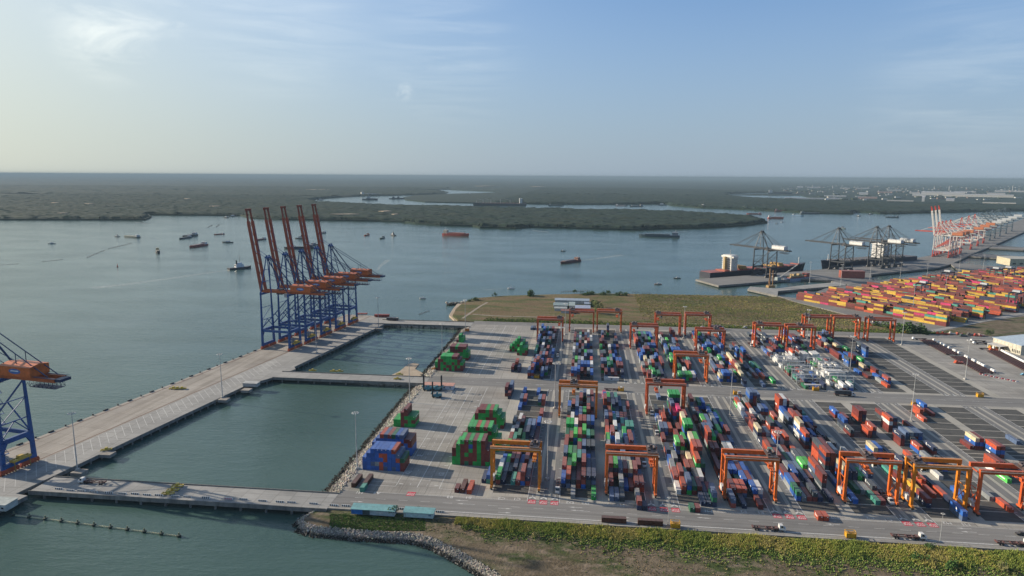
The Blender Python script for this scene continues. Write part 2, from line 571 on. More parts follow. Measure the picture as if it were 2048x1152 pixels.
QUAYB = [(1391, 558.5), (1437, 571), (1562, 560.5), (1600, 557), (1672, 561), (1742, 548.5), (1876, 535), (1905, 527), (1940, 510), (1958, 502), (1985, 492), (2048, 464), (2140, 436), (2120, 428), (2048, 437), (1996, 455), (1940, 486), (1862, 511), (1800, 521), (1639, 539)]
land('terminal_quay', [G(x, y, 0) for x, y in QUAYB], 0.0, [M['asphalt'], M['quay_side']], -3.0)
land('barge_pier', [G(x, y, 0) for x, y in [(1495, 578), (1555, 591.5), (1556, 582), (1690, 570.5), (1700, 561.5), (1600, 571), (1552, 577), (1500, 573)]], 0.0, [M['apron'], M['quay_side']], -3.0)
land('trestle_road', [G(x, y, 0) for x, y in [(1662, 562.5), (1700, 570), (1744, 563.5), (1742, 547)]], 0.05, [M['asphalt'], M['quay_side']], -3.0)
land('trestle_road', [G(x, y, 0) for x, y in [(1900, 527), (1912, 526.5), (1994, 532.5), (2048, 536), (2048, 542), (1996, 546), (1914, 538)]], 0.04, [M['asphalt'], M['quay_side']], -3.0)
land('trestle_road', [G(x, y, 0) for x, y in [(1938, 512), (1955, 506.5), (2060, 514), (2060, 519), (2008, 517)]], 0.03, [M['asphalt'], M['quay_side']], -3.0)
land('trestle_road', [G(x, y, 0) for x, y in [(1978, 496), (1990, 490), (2060, 496), (2060, 500), (2046, 499.5)]], 0.03, [M['asphalt'], M['quay_side']], -3.0)

# roads, lanes, pads: one sheet over the other
C0, PER = -19.6, 62.65
LANES = [C0 + PER * k for k in range(6)]
NEAR0, NEAR1, FAR0, FAR1 = 341.0, 521.0, 552.0, 749.0
mb = MB()
mb.rect(-130, 700, 316.2, 333.8, 0.02); struct(mb, 'near_road', M['asphalt'])
mb = MB(); mb.rect(-130, 700, 527.0, 549.0, 0.02); struct(mb, 'cross_road', M['asphalt'])
mb = MB(); mb.rect(-130, 700, 757.0, 773.0, 0.02); struct(mb, 'far_road', M['asphalt'])
ml, mp_, mbm = MB(), MB(), MB()
mk, mkr = MB(), MB()
for k, c in enumerate(LANES):
    for (y0, y1) in ((333.85, 526.0), (549.5, 756.0)):
        ml.rect(c - 8.5, c + 8.5, y0, y1, 0.02)
        mbm.rect(c - 4.4, c - 2.3, y0 + 2, y1 - 2, 0.04)
        mbm.rect(c + 2.2, c + 4.3, y0 + 2, y1 - 2, 0.04)
        for s in (-1, 1):
            mk.rect(c + s * 8.5 - 0.16, c + s * 8.5 + 0.16, y0, y1, 0.045)
            yy = y0 + 18
            while yy < y1 - 4:
                mk.rect(c + s * 7.3 - 0.75, c + s * 7.3 + 0.75, yy - 0.2, yy + 0.2, 0.045)
                yy += 6.05 if 420 < yy < 455 else 12.1
    for s in (-1, 1):
        x0, x1 = (c - 27.9, c - 8.7) if s < 0 else (c + 8.7, c + 27.9)
        for (y0, y1) in ((NEAR0, NEAR1), (FAR0 + 2, FAR1)):
            mp_.rect(x0, x1, y0, y1, 0.02)
            mbm.rect(x0, x1, y0 - 3.6, y0 - 0.02, 0.015)
            mbm.rect(x0, x1, y1 + 0.02, y1 + 3.2, 0.015)
        near = [521 - 12.1 * i for i in range(7)] + [448.4 - 6.05 * i for i in range(1, 5)] + [424.2 - 12.1 * i for i in range(1, 7)]
        for yy in near[1:] + [552 + 12.3 * i for i in range(1, 16)]:
            mbm.rect(x0, x1, yy - 0.45, yy + 0.45, 0.035)
    for (y0, y1) in ((334.5, 526.0), (549.5, 752.0)):
        mbm.rect(c + 27.95, c + 34.7, y0, y1, 0.025)
for (y0, y1) in ((334.5, 526.0), (549.5, 752.0)):
    mbm.rect(-55.5, -47.6, y0, y1, 0.025)
struct(ml, 'truck_lane', M['lane']); struct(mp_, 'stacking_pad', M['pad']); struct(mbm, 'runway_beam', M['beam'])
# open yard lines (left)
for px, py in ((800, 958), (844, 957), (888, 957)):
    X = G(px, py)[0]
    for (y0, y1) in ((342, 523), (556, 752)):
        wd = 0.16 if px != 844 else 0.2
        mk.rect(X - wd, X + wd, y0, y1, 0.03)
X1, X2, X3 = G(800, 958)[0], G(844, 957)[0], G(888, 957)[0]
for X in (X2 - 4.6, X2 + 4.8):
    y = 344
    while y < 750:
        if not 520 < y < 556: mk.rect(X - 0.1, X + 0.1, y, y + 3, 0.03)
        y += 6
for yy in [345 + 13.2 * i for i in range(13)] + [560 + 13.2 * i for i in range(14)]:
    mk.rect(X1 + 1.2, X1 + 3.4, yy, yy + 0.7, 0.03)
    mk.rect(X3 - 3.4, X3 - 1.2, yy, yy + 0.7, 0.03)
    mk.rect(X1 - 24, X1 - 0.3, yy + 1.5, yy + 1.75, 0.03)
mk.rect(-120, X1, 341.8, 342.1, 0.03); mk.rect(X3, -58, 341.8, 342.1, 0.03)
# roads
mk.rect(-95, 700, 317.2, 317.75, 0.03)
for xx in range(-120, 640, 12):
    mk.rect(xx, xx + 5, 326.2, 326.4, 0.03); mk.rect(xx, xx + 5, 538.0, 538.25, 0.03); mk.rect(xx, xx + 5, 765, 765.3, 0.03)
mk.rect(-120, 640, 333.4, 333.65, 0.03)


def arrow(x, y, d):
    mk.rect(min(x, x + d * 4.4), max(x, x + d * 4.4), y - 0.14, y + 0.14, 0.03)
    a, b2, c2 = (x + d * 4.2, y - 0.55, 0.03), (x + d * 7.2, y, 0.03), (x + d * 4.2, y + 0.55, 0.03)
    mk.face([a, b2, c2] if d > 0 else [a, c2, b2])


for px, py, d in ((712, 1003, 1), (1008, 1017, 1), (1007, 1025, 1), (925, 1001, -1), (930, 1008, -1), (1153, 1015, -1), (1156, 1021, -1), (1243, 1034, 1), (1243, 1041, 1),
                  (1405, 1029, -1), (1410, 1036, -1), (1660, 1042, -1), (1668, 1049, -1), (1930, 1057, -1), (1940, 1064, -1),
                  (1080, 770, -1), (1420, 790, 1), (1330, 792, 1), (1700, 805, 1), (1190, 792, 1), (1560, 812, -1), (1240, 812, -1)):
    x, y = G(px, py)
    arrow(x - d * 3, y, d)
for c in LANES:
    for xo in (-6.0, 0.1, 6.0):
        x = c + xo
        mkr.rect(x - 2.05, x + 2.05, 330.9, 335.3, 0.055)
        # three-pronged lane arrow
        mk.rect(x - 0.16, x + 0.16, 338.6, 342.0, 0.055)
        mk.face([(x - 1.9, 336.7, 0.055), (x - 1.4, 336.5, 0.055), (x + 0.1, 338.2, 0.055), (x - 0.1, 338.9, 0.055), (x - 1.6, 338.1, 0.055)])
        mk.face([(x + 1.9, 336.7, 0.055), (x + 1.6, 338.1, 0.055), (x + 0.1, 338.9, 0.055), (x - 0.1, 338.2, 0.055), (x + 1.4, 336.5, 0.055)])
        mk.rect(x - 0.25, x + 0.25, 551.5, 555.0, 0.055); mk.rect(x - 1.3, x + 1.3, 549.8, 551.0, 0.055)
        mk.rect(x - 0.25, x + 0.25, 521.2, 523.8, 0.055)


def lettering(body, size, x, y, z, rz, sx=1.0):
    cu = bpy.data.curves.new('lettering', 'FONT')
    cu.body = body; cu.size = size; cu.align_x = 'CENTER'; cu.align_y = 'CENTER'; cu.offset = 0.02 * size
    o = bpy.data.objects.new('lettering', cu)
    me = bpy.data.meshes.new_from_object(o)
    cr, sr = math.cos(rz), math.sin(rz)
    vs = [(x + sx * v.co.x * cr - v.co.y * sr, y + sx * v.co.x * sr + v.co.y * cr, z) for v in me.vertices]
    n = len(mk.v)
    mk.v += vs
    for p in me.polygons:
        mk.f.append(tuple(n + i for i in p.vertices)); mk.mi.append(0)
    bpy.data.objects.remove(o); bpy.data.curves.remove(cu); bpy.data.meshes.remove(me)


for c in LANES:
    for xo in (-6.0, 0.1, 6.0):
        lettering('STOP', 3.9, c + xo, 333.1, 0.07, math.pi, 0.40)
for (px, py, t) in ((1003, 997, 'C2'), (1034, 998, 'C1'), (1140, 1005, 'D2'), (1171, 1006, 'D1'), (1241, 1010, 'M1'), (1416, 1022, 'M1'), (1487, 1023, 'E2'), (1521, 1025, 'E1'),
                    (1669, 1035, 'M2'), (1740, 1036, 'C2'), (1776, 1040, 'C1'), (1894, 1046, 'M2'), (1931, 1049, 'M1'), (719, 985, 'M1'), (754, 986, 'A2'), (900, 994, 'B2'), (937, 995, 'B1'), (883, 947, 'B3'), (817, 944, 'A3'), (840, 911, 'A4')):
    x, y = G(px, py)
    lettering(t, 3.4, x, y, 0.06, math.pi)
x, y = G(822, 988)
mkr.rect(x - 2.2, x + 2.2, y - 2.2, y + 2.4, 0.055)
lettering('STOP', 3.9, x, y, 0.07, math.pi, 0.42)
struct(mkr, 'red_stop_markings', M['marking_red'])

# ------------------------------------------------------------------ quay, bridges
QO, QU, QN = Vector((-323.7, 352.0)), Vector((0.1444, 0.9895)), Vector((-0.9895, 0.1444))
QANG = math.atan2(QN.y, QN.x)


def Q(t, n):
    p = QO + QU * t + QN * n
    return (p.x, p.y)


deck = [Q(-330, 33.5), Q(-330, -28), Q(-66, -28), Q(-66, -36), Q(-40, -36), Q(-40, -28), Q(163, -27.5), Q(178, -34), Q(210, -40), Q(216, -35), Q(440, -36), Q(440, 33.5)]
mb = MB(); mb.side = 1; mb.prism(ccw(deck), -2.2, 0.0)
mb.mat(1)
for i in range(-80, 110):
    for n in (-27, -20):
        if i % 2 == 0:
            p = Q(i * 4, n + (0 if i * 4 < 175 else -7))
            mb.tube((p[0], p[1], -6), (p[0], p[1], -2.2), 0.55, 6)
for (px, py) in ((155, 941), (445, 797), (490, 778), (633, 708), (212, 905), (757, 656)):
    x, y = G(px, py)
    cx, cy = x + 1.5, y - 0.5
    mb.mat(0); mb.box(cx - 3.5, cx + 3.5, cy - 3, cy + 3, -2.0, 0.02)
    mb.mat(1)
struct(mb, 'quay_deck', [M['quay'], M['quay_side']])
mb = MB()
mb.prism(ccw([Q(-330, -1.5), Q(-330, -27.8), Q(-66, -27.8), Q(-66, -35.8), Q(-40, -35.8), Q(-40, -27.8), Q(163, -27.3), Q(178, -33.8), Q(210, -39.6), Q(216, -34.8), Q(438, -35.8), Q(438, -1.5)]), -0.3, 0.03)
struct(mb, 'quay_apron', M['apron'])
mb = MB()
for n in (0.2, 29.8):
    mb.face([Q(-330, n - 0.35) + (0.04,), Q(-330, n + 0.35) + (0.04,), Q(438, n + 0.35) + (0.04,), Q(438, n - 0.35) + (0.04,)][::-1])
struct(mb, 'crane_rails', M['rust_line'])
for i in range(-30, 38):
    t = i * 6.3
    a, b2 = Q(t, -2.5), Q(t - 14.5, -19.5)
    d = 0.17
    mk.face([(a[0] - d, a[1], 0.05), (b2[0] - d, b2[1], 0.05), (b2[0] + d, b2[1], 0.05), (a[0] + d, a[1], 0.05)])
struct(mk, 'road_markings', M['marking'])
for name, x0, x1, y0, y1 in (('near_bridge', -297, -130, 311.2, 329.6), ('middle_bridge', -262, -130, 526.3, 545.2), ('far_bridge', -240, -130, 744, 767)):
    mb = MB(); mb.side = 1
    mb.prism([(x0, y0), (x1, y0), (x1, y1), (x0, y1)], -1.6, 0.06)
    mb.mat(1)
    mb.box(x0, x1, y0 - 0.02, y0 + 0.35, 0.06, 0.75); mb.box(x0, x1, y1 - 0.35, y1 + 0.02, 0.06, 0.75)
    for i in range(int((x1 - x0) / 14)):
        for yy in (y0 + 1.5, y1 - 1.5):
            mb.tube((x0 + 8 + i * 14, yy, -6), (x0 + 8 + i * 14, yy, -1.6), 0.7, 6)
    struct(mb, name, [M['apron'], M['quay_side']])

# sand spit and beach
mb = MB(); mb.prism(ccw([G(x, y, -3.6) for x, y in [(783, 750), (800, 742), (815, 729), (830, 725.5), (838, 728), (830, 738), (842, 744), (850, 750), (845, 754), (800, 753)]]), -6, -3.55)
struct(mb, 'sand_spit', M['sand'])
mb = MB(); mb.prism(ccw([G(x, y, -2.6) for x, y in [(908, 640), (898, 631), (906, 618), (917, 605), (930, 603), (921, 616), (914, 629), (925, 643)]]), -6, -2.2)
struct(mb, 'beach', M['sand'])
mb = MB()
for pts in ([(925, 636), (948, 620), (960, 612), (975, 604)], [(945, 628), (990, 631), (1060, 633), (1130, 635)], [(1370, 646), (1500, 651), (1600, 656), (1800, 664)]):
    for (a, b2) in zip(pts, pts[1:]):
        p, q = Vector(G(*a)), Vector(G(*b2)); d = (q - p).normalized(); nn = Vector((-d.y, d.x)) * 1.6
        mb.face([(p - nn).to_tuple() + (-0.42,), (q - nn).to_tuple() + (-0.42,), (q + nn).to_tuple() + (-0.42,), (p + nn).to_tuple() + (-0.42,)])
struct(mb, 'dirt_track', M['dirt'])

# ------------------------------------------------------------------ rock armour
ICO_V = []
g = (1 + 5 ** 0.5) / 2
for a in (-1, 1):
    for b2 in (-g, g):
        ICO_V += [(0, a, b2), (a, b2, 0), (b2, 0, a)]
ICO_V = np.array(ICO_V, float); ICO_V /= np.linalg.norm(ICO_V[0])
ICO_F = []
_e = min(np.linalg.norm(ICO_V[0] - ICO_V[i]) for i in range(1, 12)) * 1.01
for i in range(12):
    for j in range(i + 1, 12):
        for k in range(j + 1, 12):
            if all(np.linalg.norm(ICO_V[p] - ICO_V[q]) < _e for p, q in ((i, j), (j, k), (i, k))):
                n = np.cross(ICO_V[j] - ICO_V[i], ICO_V[k] - ICO_V[i])
                ICO_F.append((i, j, k) if n @ ICO_V[i] > 0 else (i, k, j))
ICO_F = np.array(ICO_F)


def boulders(name, pts, size, shade):
    """pts (n,3): one rough stone at each point"""
    n = len(pts)
    s = size * nrg.uniform(0.6, 1.5, (n, 1, 1)) * nrg.uniform(0.6, 1.3, (n, 1, 3))
    v = ICO_V[None] * s * nrg.uniform(0.75, 1.2, (n, 12, 1)) + pts[:, None, :]
    f = ICO_F[None] + (np.arange(n) * 12)[:, None, None]
    c = np.repeat(shade, 12, axis=0)
    return tag(big_mesh(name, v.reshape(-1, 3), f.reshape(-1, 3), M['rock'], c), kind='stuff')


def armour(name, top, wid, n, z0, z1, size, extra=0.0):
    """rocks down a slope: top is a polyline (x, y); the slope falls to its left side"""
    top = np.array(top, float)
    seg = np.linalg.norm(np.diff(top, axis=0), axis=1); cum = np.concatenate([[0], np.cumsum(seg)])
    d = nrg.uniform(0, cum[-1], n)
    i = np.clip(np.searchsorted(cum, d) - 1, 0, len(seg) - 1)
    f = (d - cum[i]) / seg[i]
    p = top[i] + (top[i + 1] - top[i]) * f[:, None]
    t = (top[i + 1] - top[i]) / seg[i][:, None]
    nv = np.stack([-t[:, 1], t[:, 0]], 1)
    u = nrg.uniform(-0.05, 1.0, n)
    p = p + nv * (u * wid + nrg.normal(0, 0.4, n))[:, None]
    z = z0 + (z1 - z0) * u + nrg.uniform(-0.2, 0.35, n)
    wet = np.clip((z - (WZ + 1.0)) / 0.7, 0, 1)[:, None]
    base = np.array([0.44, 0.40, 0.34]) * nrg.uniform(0.6, 1.25, (n, 1)) * (1 + nrg.normal(0, 0.05, (n, 3)))
    dark = np.array([0.035, 0.035, 0.03]) * nrg.uniform(0.6, 1.4, (n, 1))
    return boulders(name, np.stack([p[:, 0], p[:, 1], z], 1), size, base * wet + dark * (1 - wet))


slope = MB()
for (y0, y1) in ((329.6, 526.3), (545.2, 744)):
    slope.face([(-130.02, y0, -0.4), (-130.02, y1, -0.4), (-144, y1, -5.2), (-144, y0, -5.2)])
pts = SOIL + [G(1060, 1200, -1)]
for a, b2 in zip(pts, pts[1:]):
    d = (Vector(b2) - Vector(a)).normalized(); nn = Vector((d.y, -d.x)) * 6.5
    A, B = Vector(a), Vector(b2)
    slope.face([(A.x, A.y, -0.95), (B.x, B.y, -0.95), (B.x + nn.x, B.y + nn.y, -5.4), (A.x + nn.x, A.y + nn.y, -5.4)])
struct(slope, 'embankment', M['quay_side'])
armour('armour_rocks', [(-130.5, 329.6), (-130.5, 526)], 13, 5200, -0.3, -4.7, 0.55)
armour('armour_rocks', [(-130.5, 545), (-130.5, 744)], 13, 4000, -0.3, -4.7, 0.6)
armour('shore_rocks', [(p[0], p[1]) for p in (SOIL + [G(1060, 1200, -1)])[::-1]], 5.0, 7500, -0.95, -4.5, 0.29)
armour('point_rocks', [G(x, y, -2) for x, y in [(958, 598), (940, 604), (920, 604.5), (893, 606)]], 10, 500, -2.2, -4, 1.3)

# ------------------------------------------------------------------ mangrove forest across the water
FA = [(-700, 436), (0, 440), (290, 440.5), (303, 435), (297, 430), (480, 431.5), (500, 436.5), (560, 439.5), (640, 441), (700, 441.5), (760, 443), (810, 445), (830, 447.5), (880, 451), (945, 453), (960, 456), (990, 456.5), (1030, 458), (1060, 455), (1140, 457), (1200, 459), (1272, 461), (1330, 458), (1400, 457), (1440, 455), (1490, 452), (1535, 445.5),
      (1526, 434.5), (1505, 430), (1450, 426), (1400, 422), (1340, 420), (1250, 418), (1150, 416), (1060, 414.5), (1000, 413), (900, 410.5), (800, 408.8), (740, 406.5), (690, 404), (640, 402.3), (620, 400.5), (650, 397), (720, 392.5), (770, 391.5), (840, 390), (888, 388), (897, 385), (880, 381.5), (800, 380), (905, 378.6), (900, 376.5), (600, 375), (0, 371), (-700, 366)]
FB = [(1008, 384.5), (960, 387), (900, 388.5), (830, 391.5), (806, 396), (812, 400.5), (850, 404.5), (950, 406.5), (1060, 408), (1160, 409.2), (1240, 409), (1330, 408), (1342, 411.5), (1400, 416), (1480, 419), (1560, 423), (1600, 426), (1680, 428), (1706, 428.5), (1712, 424.5), (1760, 427.5), (1790, 428), (1850, 426), (1908, 425), (2048, 422), (2700, 415), (2700, 398), (2048, 408), (1960, 407.5), (1820, 405), (1700, 401.5), (1640, 399.5), (1560, 396.5), (1500, 393.5), (1462, 391), (1460, 388), (1560, 385), (1300, 378), (1180, 377), (1000, 377.5), (908, 377.5), (902, 380)]
fz = -3.5
iA = FA.index((1535, 445.5)); jA = FA.index((640, 402.3))
FAW = ccw([G(x, y, 9 if iA < i <= jA else fz) for i, (x, y) in enumerate(FA)])      # back shores are seen at their tree tops
iB = FB.index((2700, 415)); jB = FB.index((1462, 391))
FBW = ccw([G(x, y, 9 if iB < i <= jB else fz) for i, (x, y) in enumerate(FB)])


def smooth_noise(nx, ny, cell):
    gx, gy = nx // cell + 3, ny // cell + 3
    r = nrg.uniform(-1, 1, (gx, gy))
    x, y = np.arange(nx) / cell, np.arange(ny) / cell
    i, j = x.astype(int), y.astype(int)
    fx, fy = (x - i)[:, None], (y - j)[None]
    fx, fy = fx * fx * (3 - 2 * fx), fy * fy * (3 - 2 * fy)
    a, b2, c, d = r[i][:, j], r[i + 1][:, j], r[i][:, j + 1], r[i + 1][:, j + 1]
    return a * (1 - fx) * (1 - fy) + b2 * fx * (1 - fy) + c * (1 - fx) * fy + d * fx * fy


def canopy(name, poly, bounds, step, hgt, amp):
    x0, x1, y0, y1 = bounds
    nx, ny = int((x1 - x0) / step), int((y1 - y0) / step)
    X, Y = np.meshgrid(x0 + np.arange(nx) * step, y0 + np.arange(ny) * step, indexing='ij')
    X = X + nrg.uniform(-.35, .35, X.shape) * step; Y = Y + nrg.uniform(-.35, .35, X.shape) * step
    ins = inside(poly, X, Y)
    Z = hgt + amp * 0.7 * smooth_noise(nx, ny, 9) + amp * 0.8 * smooth_noise(nx, ny, 3) + amp * nrg.uniform(-1, 1, X.shape)
    # the outer ring of cells drops to the water line: the wall of trees at the shore
    core = ins.copy()
    core[1:-1, 1:-1] &= ins[:-2, 1:-1] & ins[2:, 1:-1] & ins[1:-1, :-2] & ins[1:-1, 2:]
    Z = np.where(core, Z, -4.2)
    idx = np.full(X.shape, -1)
    near = ins.copy()
    idx[near] = np.arange(near.sum())
    v = np.stack([X[near], Y[near], Z[near]], 1)
    q = near[:-1, :-1] & near[1:, :-1] & near[1:, 1:] & near[:-1, 1:]
    f = np.stack([idx[:-1, :-1][q], idx[1:, :-1][q], idx[1:, 1:][q], idx[:-1, 1:][q]], 1)
    return tag(big_mesh(name, v, f, M['forest'], None, True), kind='stuff')


canopy('mangrove_forest', FAW, (-4400, 2250, 2150, 5200), 11, 8, 2.8)
canopy('mangrove_forest', FAW, (-9000, 2600, 5180, 13000), 34, 9, 4.0)
canopy('mangrove_forest', FBW, (-600, 4300, 2900, 6400), 15, 9, 3.0)
canopy('mangrove_forest', FBW, (-600, 3500, 6360, 13000), 34, 9, 4.0)
mb = MB()
for poly, cut in ((FAW, 5150), (FBW, 6330)):
    mb.prism(poly, -5.5, 1.5)
struct(mb, 'mangrove_flat', M['forest'])
mb = MB()
mb.prism(ccw([G(x, y, 0) for x, y in [(-900, 373), (600, 377), (904, 379), (1180, 379.5), (1300, 380), (1562, 386), (1462, 389.5), (1530, 390), (1600, 390.5), (1640, 400), (2048, 409), (2900, 404)]] + [(60000, 30000), (60000, 60500), (-60000, 60500)]), -4.5, 0.6)
struct(mb, 'distant_plain', M['plain'])
# pale clearings
mb = MB()
for (px, py, wd, ht) in ((640, 379, 60, .9), (690, 428, 60, 1.3), (770, 422, 26, 1.6), (790, 428, 14, 1.0), (1076, 373, 30, .7), (110, 405, 16, .8), (180, 407, 22, .8), (125, 426, 22, .8), (430, 412, 22, .9), (375, 397, 14, .7), (970, 372, 40, .7)):
    mb.prism(ccw([G(px - wd / 2, py, 11), G(px - wd * .1, py + ht / 2, 11), G(px + wd / 2, py + ht * .1, 11), G(px + wd * .15, py - ht / 2, 11)]), 9, 11.5)
struct(mb, 'forest_clearings', M['sand'])

# ------------------------------------------------------------------ the industrial town on the far shore
tr = random.Random(3)


def shed(name, label, px, py, wpx, hpx, col, roof=None, depth=60.0, rz=0.0, group=None, cat='building', pitch=0.25):
    x, y = G(px, py, 0.6)
    d = math.hypot(x, y)
    mpp = math.sqrt(d * d + H * H) / F
    wdt, h = wpx * mpp, hpx * mpp
    t = thing(name, label, cat, (x, y, 0.6), math.atan2(-x, y) + rz, group)
    MB().box(-wdt / 2, wdt / 2, 0, depth, 0, h).build('wall', M['paint'], t, col)
    r = MB(); r.hexa([(-wdt / 2 - 1, -1, h), (wdt / 2 + 1, -1, h), (wdt / 2 + 1, depth + 1, h), (-wdt / 2 - 1, depth + 1, h),
                      (-wdt / 2 - 1, depth * .4, h * (1 + pitch)), (wdt / 2 + 1, depth * .4, h * (1 + pitch)), (wdt / 2 + 1, depth * .6, h * (1 + pitch)), (-wdt / 2 - 1, depth * .6, h * (1 + pitch))])
    r.build('roof', M['paint'], t, roof or col)
    return t


shed('white_factory', 'long white factory hall, tallest on the far shore behind the red and white cranes', 1885, 391, 62, 5.0, (.62, .60, .56), (.5, .5, .5), 150)
shed('white_factory', 'lower white factory wing running right of the tall white hall', 1955, 394, 95, 3.6, (.60, .58, .53), (.5, .5, .5), 120)
shed('white_factory', 'small white wing at the water end of the tall white hall', 1838, 392, 20, 3.0, (.58, .57, .55), None, 90)
GRP = 'sheds of the town on the far shore'
for (px, py, wp, hp, c, lab) in (
        (1608, 398, 66, 1.6, (.5, .5, .5), 'long low pale shed by the far water behind the mangrove point'), (1670, 393.5, 36, 1.8, (.55, .55, .53), 'pale shed just inland of the long low water-side shed'),
        (1668, 398.5, 26, 1.6, (.5, .5, .5), 'short pale shed beside the long low water-side shed'), (1735, 397, 30, 2.4, (.42, .3, .26), 'rust roofed shed between pale sheds on the far shore'),
        (1727, 389.5, 14, 3.0, (.6, .6, .6), 'white domed store standing alone inland of the pale sheds'), (1800, 402.5, 40, 1.3, (.55, .52, .46), 'flat tan shed nearest the dark mangrove belt'),
        (1998, 407, 44, 1.2, (.62, .58, .5), 'flat sandy shed at the mangrove belt below the long factory'), (1770, 385.5, 24, 1.6, (.42, .28, .25), 'reddish shed in the middle of the hazy town'),
        (1788, 381.5, 22, 1.3, (.5, .5, .5), 'grey shed above the reddish shed in the hazy town'), (1930, 385, 30, 1.6, (.5, .5, .52), 'grey shed behind the tall factory roof'),
        (1600, 375.5, 10, 2.2, (.6, .6, .6), 'white tank cluster at the left end of the hazy town'), (1628, 376, 22, 1.6, (.5, .5, .52), 'pale shed beside the white tanks of the hazy town'),
        (1690, 377.5, 16, 1.4, (.5, .45, .42), 'tan shed under the thin far chimneys'), (1725, 377.5, 20, 1.3, (.55, .55, .55), 'white shed right of the tan shed in haze'),
        (2020, 384, 40, 1.8, (.5, .5, .5), 'grey shed at the right edge of the hazy town'), (1830, 387.5, 14, 2.0, (.5, .48, .45), 'squat shed left of the tall white hall'),
        (1992, 389, 24, 2.2, (.5, .49, .48), 'mid grey block above the long factory wing'), (1900, 402, 12, 3.4, (.5, .5, .52), 'narrow pale block among the terraced sheds'), (1846, 403, 4, 7.5, (.55, .55, .55), 'slim white silo left of the terraced sheds')):
    shed('shed', lab, px, py, wp, hp, c, (c[0] * .9, c[1] * .9, c[2] * .92), 70, 0, GRP)
for i, (px, py, hp) in enumerate(((1868, 380, 6.5), (1898, 381, 7.5), (2025, 381, 8), (1812, 381, 4.5), (1665, 377, 5), (1625, 376, 5))):
    x, y = G(px, py, 0.6); mpp = math.hypot(x, y) / F
    o = MB().tube((0, 0, 0), (0, 0, hp * mpp), 6, 8, 3.5).build('chimney', M['paint'], None, (.5, .5, .5), (x, y, 0.6))
    tag(o, ('pale chimney above the left part of the tall factory', 'tallest pale chimney behind the tall factory', 'pale chimney at the right end of the hazy town', 'short chimney left of the tall factory',
            'thin chimney over the tan shed in haze', 'thin chimney beside the white tanks')[i], 'chimney')
V, Fc, Cc = [], [], []
for i in range(420):
    px = tr.uniform(1560, 2300); py = 372.5 + 28 * tr.random() ** 1.6
    if px < 1640 and py > 388: continue
    x, y = G(px, py, 0.6); d = math.hypot(x, y); a = tr.uniform(8, 30); b2 = tr.uniform(6, 18); h = tr.uniform(4, 13)
    n = len(V)
    V += [(x - a, y - b2, 0), (x + a, y - b2, 0), (x + a, y + b2, 0), (x - a, y + b2, 0), (x - a, y - b2, h), (x + a, y - b2, h), (x + a, y + b2, h), (x - a, y + b2, h)]
    for f in ((4, 5, 6, 7), (0, 1, 5, 4), (1, 2, 6, 5), (2, 3, 7, 6), (3, 0, 4, 7)):
        Fc.append([n + q for q in f])
    c = tr.choice(((.5, .5, .5), (.35, .35, .37), (.3, .2, .17), (.42, .38, .32), (.07, .09, .05), (.05, .07, .04), (.55, .54, .52)))
    Cc += [c] * 8
tag(big_mesh('distant_town', V, Fc, M['leaf'], np.array(Cc)), kind='stuff')

# ------------------------------------------------------------------ grass, reeds, shrubs, trees


def tufts(name, pts, hgt, wid, palette, blades=6, lean=0.45):
    """clumps of blades: pts (n,3), a height per clump"""
    n = len(pts)
    hgt = np.broadcast_to(hgt, n)
    B = blades
    ang = nrg.uniform(0, 2 * np.pi, (n, B))
    d = np.stack([np.cos(ang), np.sin(ang)], -1)
    off = d * nrg.uniform(0, 0.55, (n, B, 1)) * wid
    base = pts[:, None, :].repeat(B, 1).copy()
    base[:, :, :2] += off
    h = hgt[:, None] * nrg.uniform(0.65, 1.15, (n, B))
    ln = d * (h * nrg.uniform(0.1, lean, (n, B)))[..., None]
    side = np.stack([-d[..., 1], d[..., 0]], -1) * (wid * nrg.uniform(0.12, 0.3, (n, B)))[..., None]
    p0 = base.copy(); p0[..., :2] -= side; p1 = base.copy(); p1[..., :2] += side
    mid = base.copy(); mid[..., :2] += ln * 0.45; mid[..., 2] += h * 0.62
    m0 = mid.copy(); m0[..., :2] += side * 0.8; m1 = mid.copy(); m1[..., :2] -= side * 0.8
    tip = base.copy(); tip[..., :2] += ln; tip[..., 2] += h
    v = np.stack([p0, p1, m0, m1, tip], 2).reshape(-1, 3)
    k = (np.arange(n * B) * 5)[:, None]
    f = np.concatenate([np.stack([k[:, 0], k[:, 0] + 1, k[:, 0] + 2], 1), np.stack([k[:, 0], k[:, 0] + 2, k[:, 0] + 3], 1), np.stack([k[:, 0] + 3, k[:, 0] + 2, k[:, 0] + 4], 1)])
    pal = np.array(palette)
    c = pal[nrg.integers(0, len(pal), n)] * nrg.uniform(0.85, 1.15, (n, 1))
    c = c[:, None, :].repeat(B, 1) * nrg.uniform(0.85, 1.15, (n, B, 1))
    c = c[:, :, None, :].repeat(5, 2).reshape(-1, 3)
    return tag(big_mesh(name, v, f, M['leaf'], c), kind='stuff')


YG = [(.38, .38, .07), (.43, .40, .10), (.31, .36, .07), (.45, .38, .13), (.24, .31, .06)]
GR = [(.07, .13, .03), (.10, .17, .035), (.13, .18, .04), (.06, .10, .03)]
TAN = [(.28, .21, .11), (.23, .17, .09), (.31, .24, .14)]
# the belt of tall reeds below the road
def belt(x):
    return np.interp(x, [-62, -40, 60, 170, 330], [5, 8, 12, 15, 18]) * (1 + 0.12 * np.sin(x * 0.13) + 0.10 * np.sin(x * 0.41 + 1) + 0.08 * np.sin(x * 1.1))


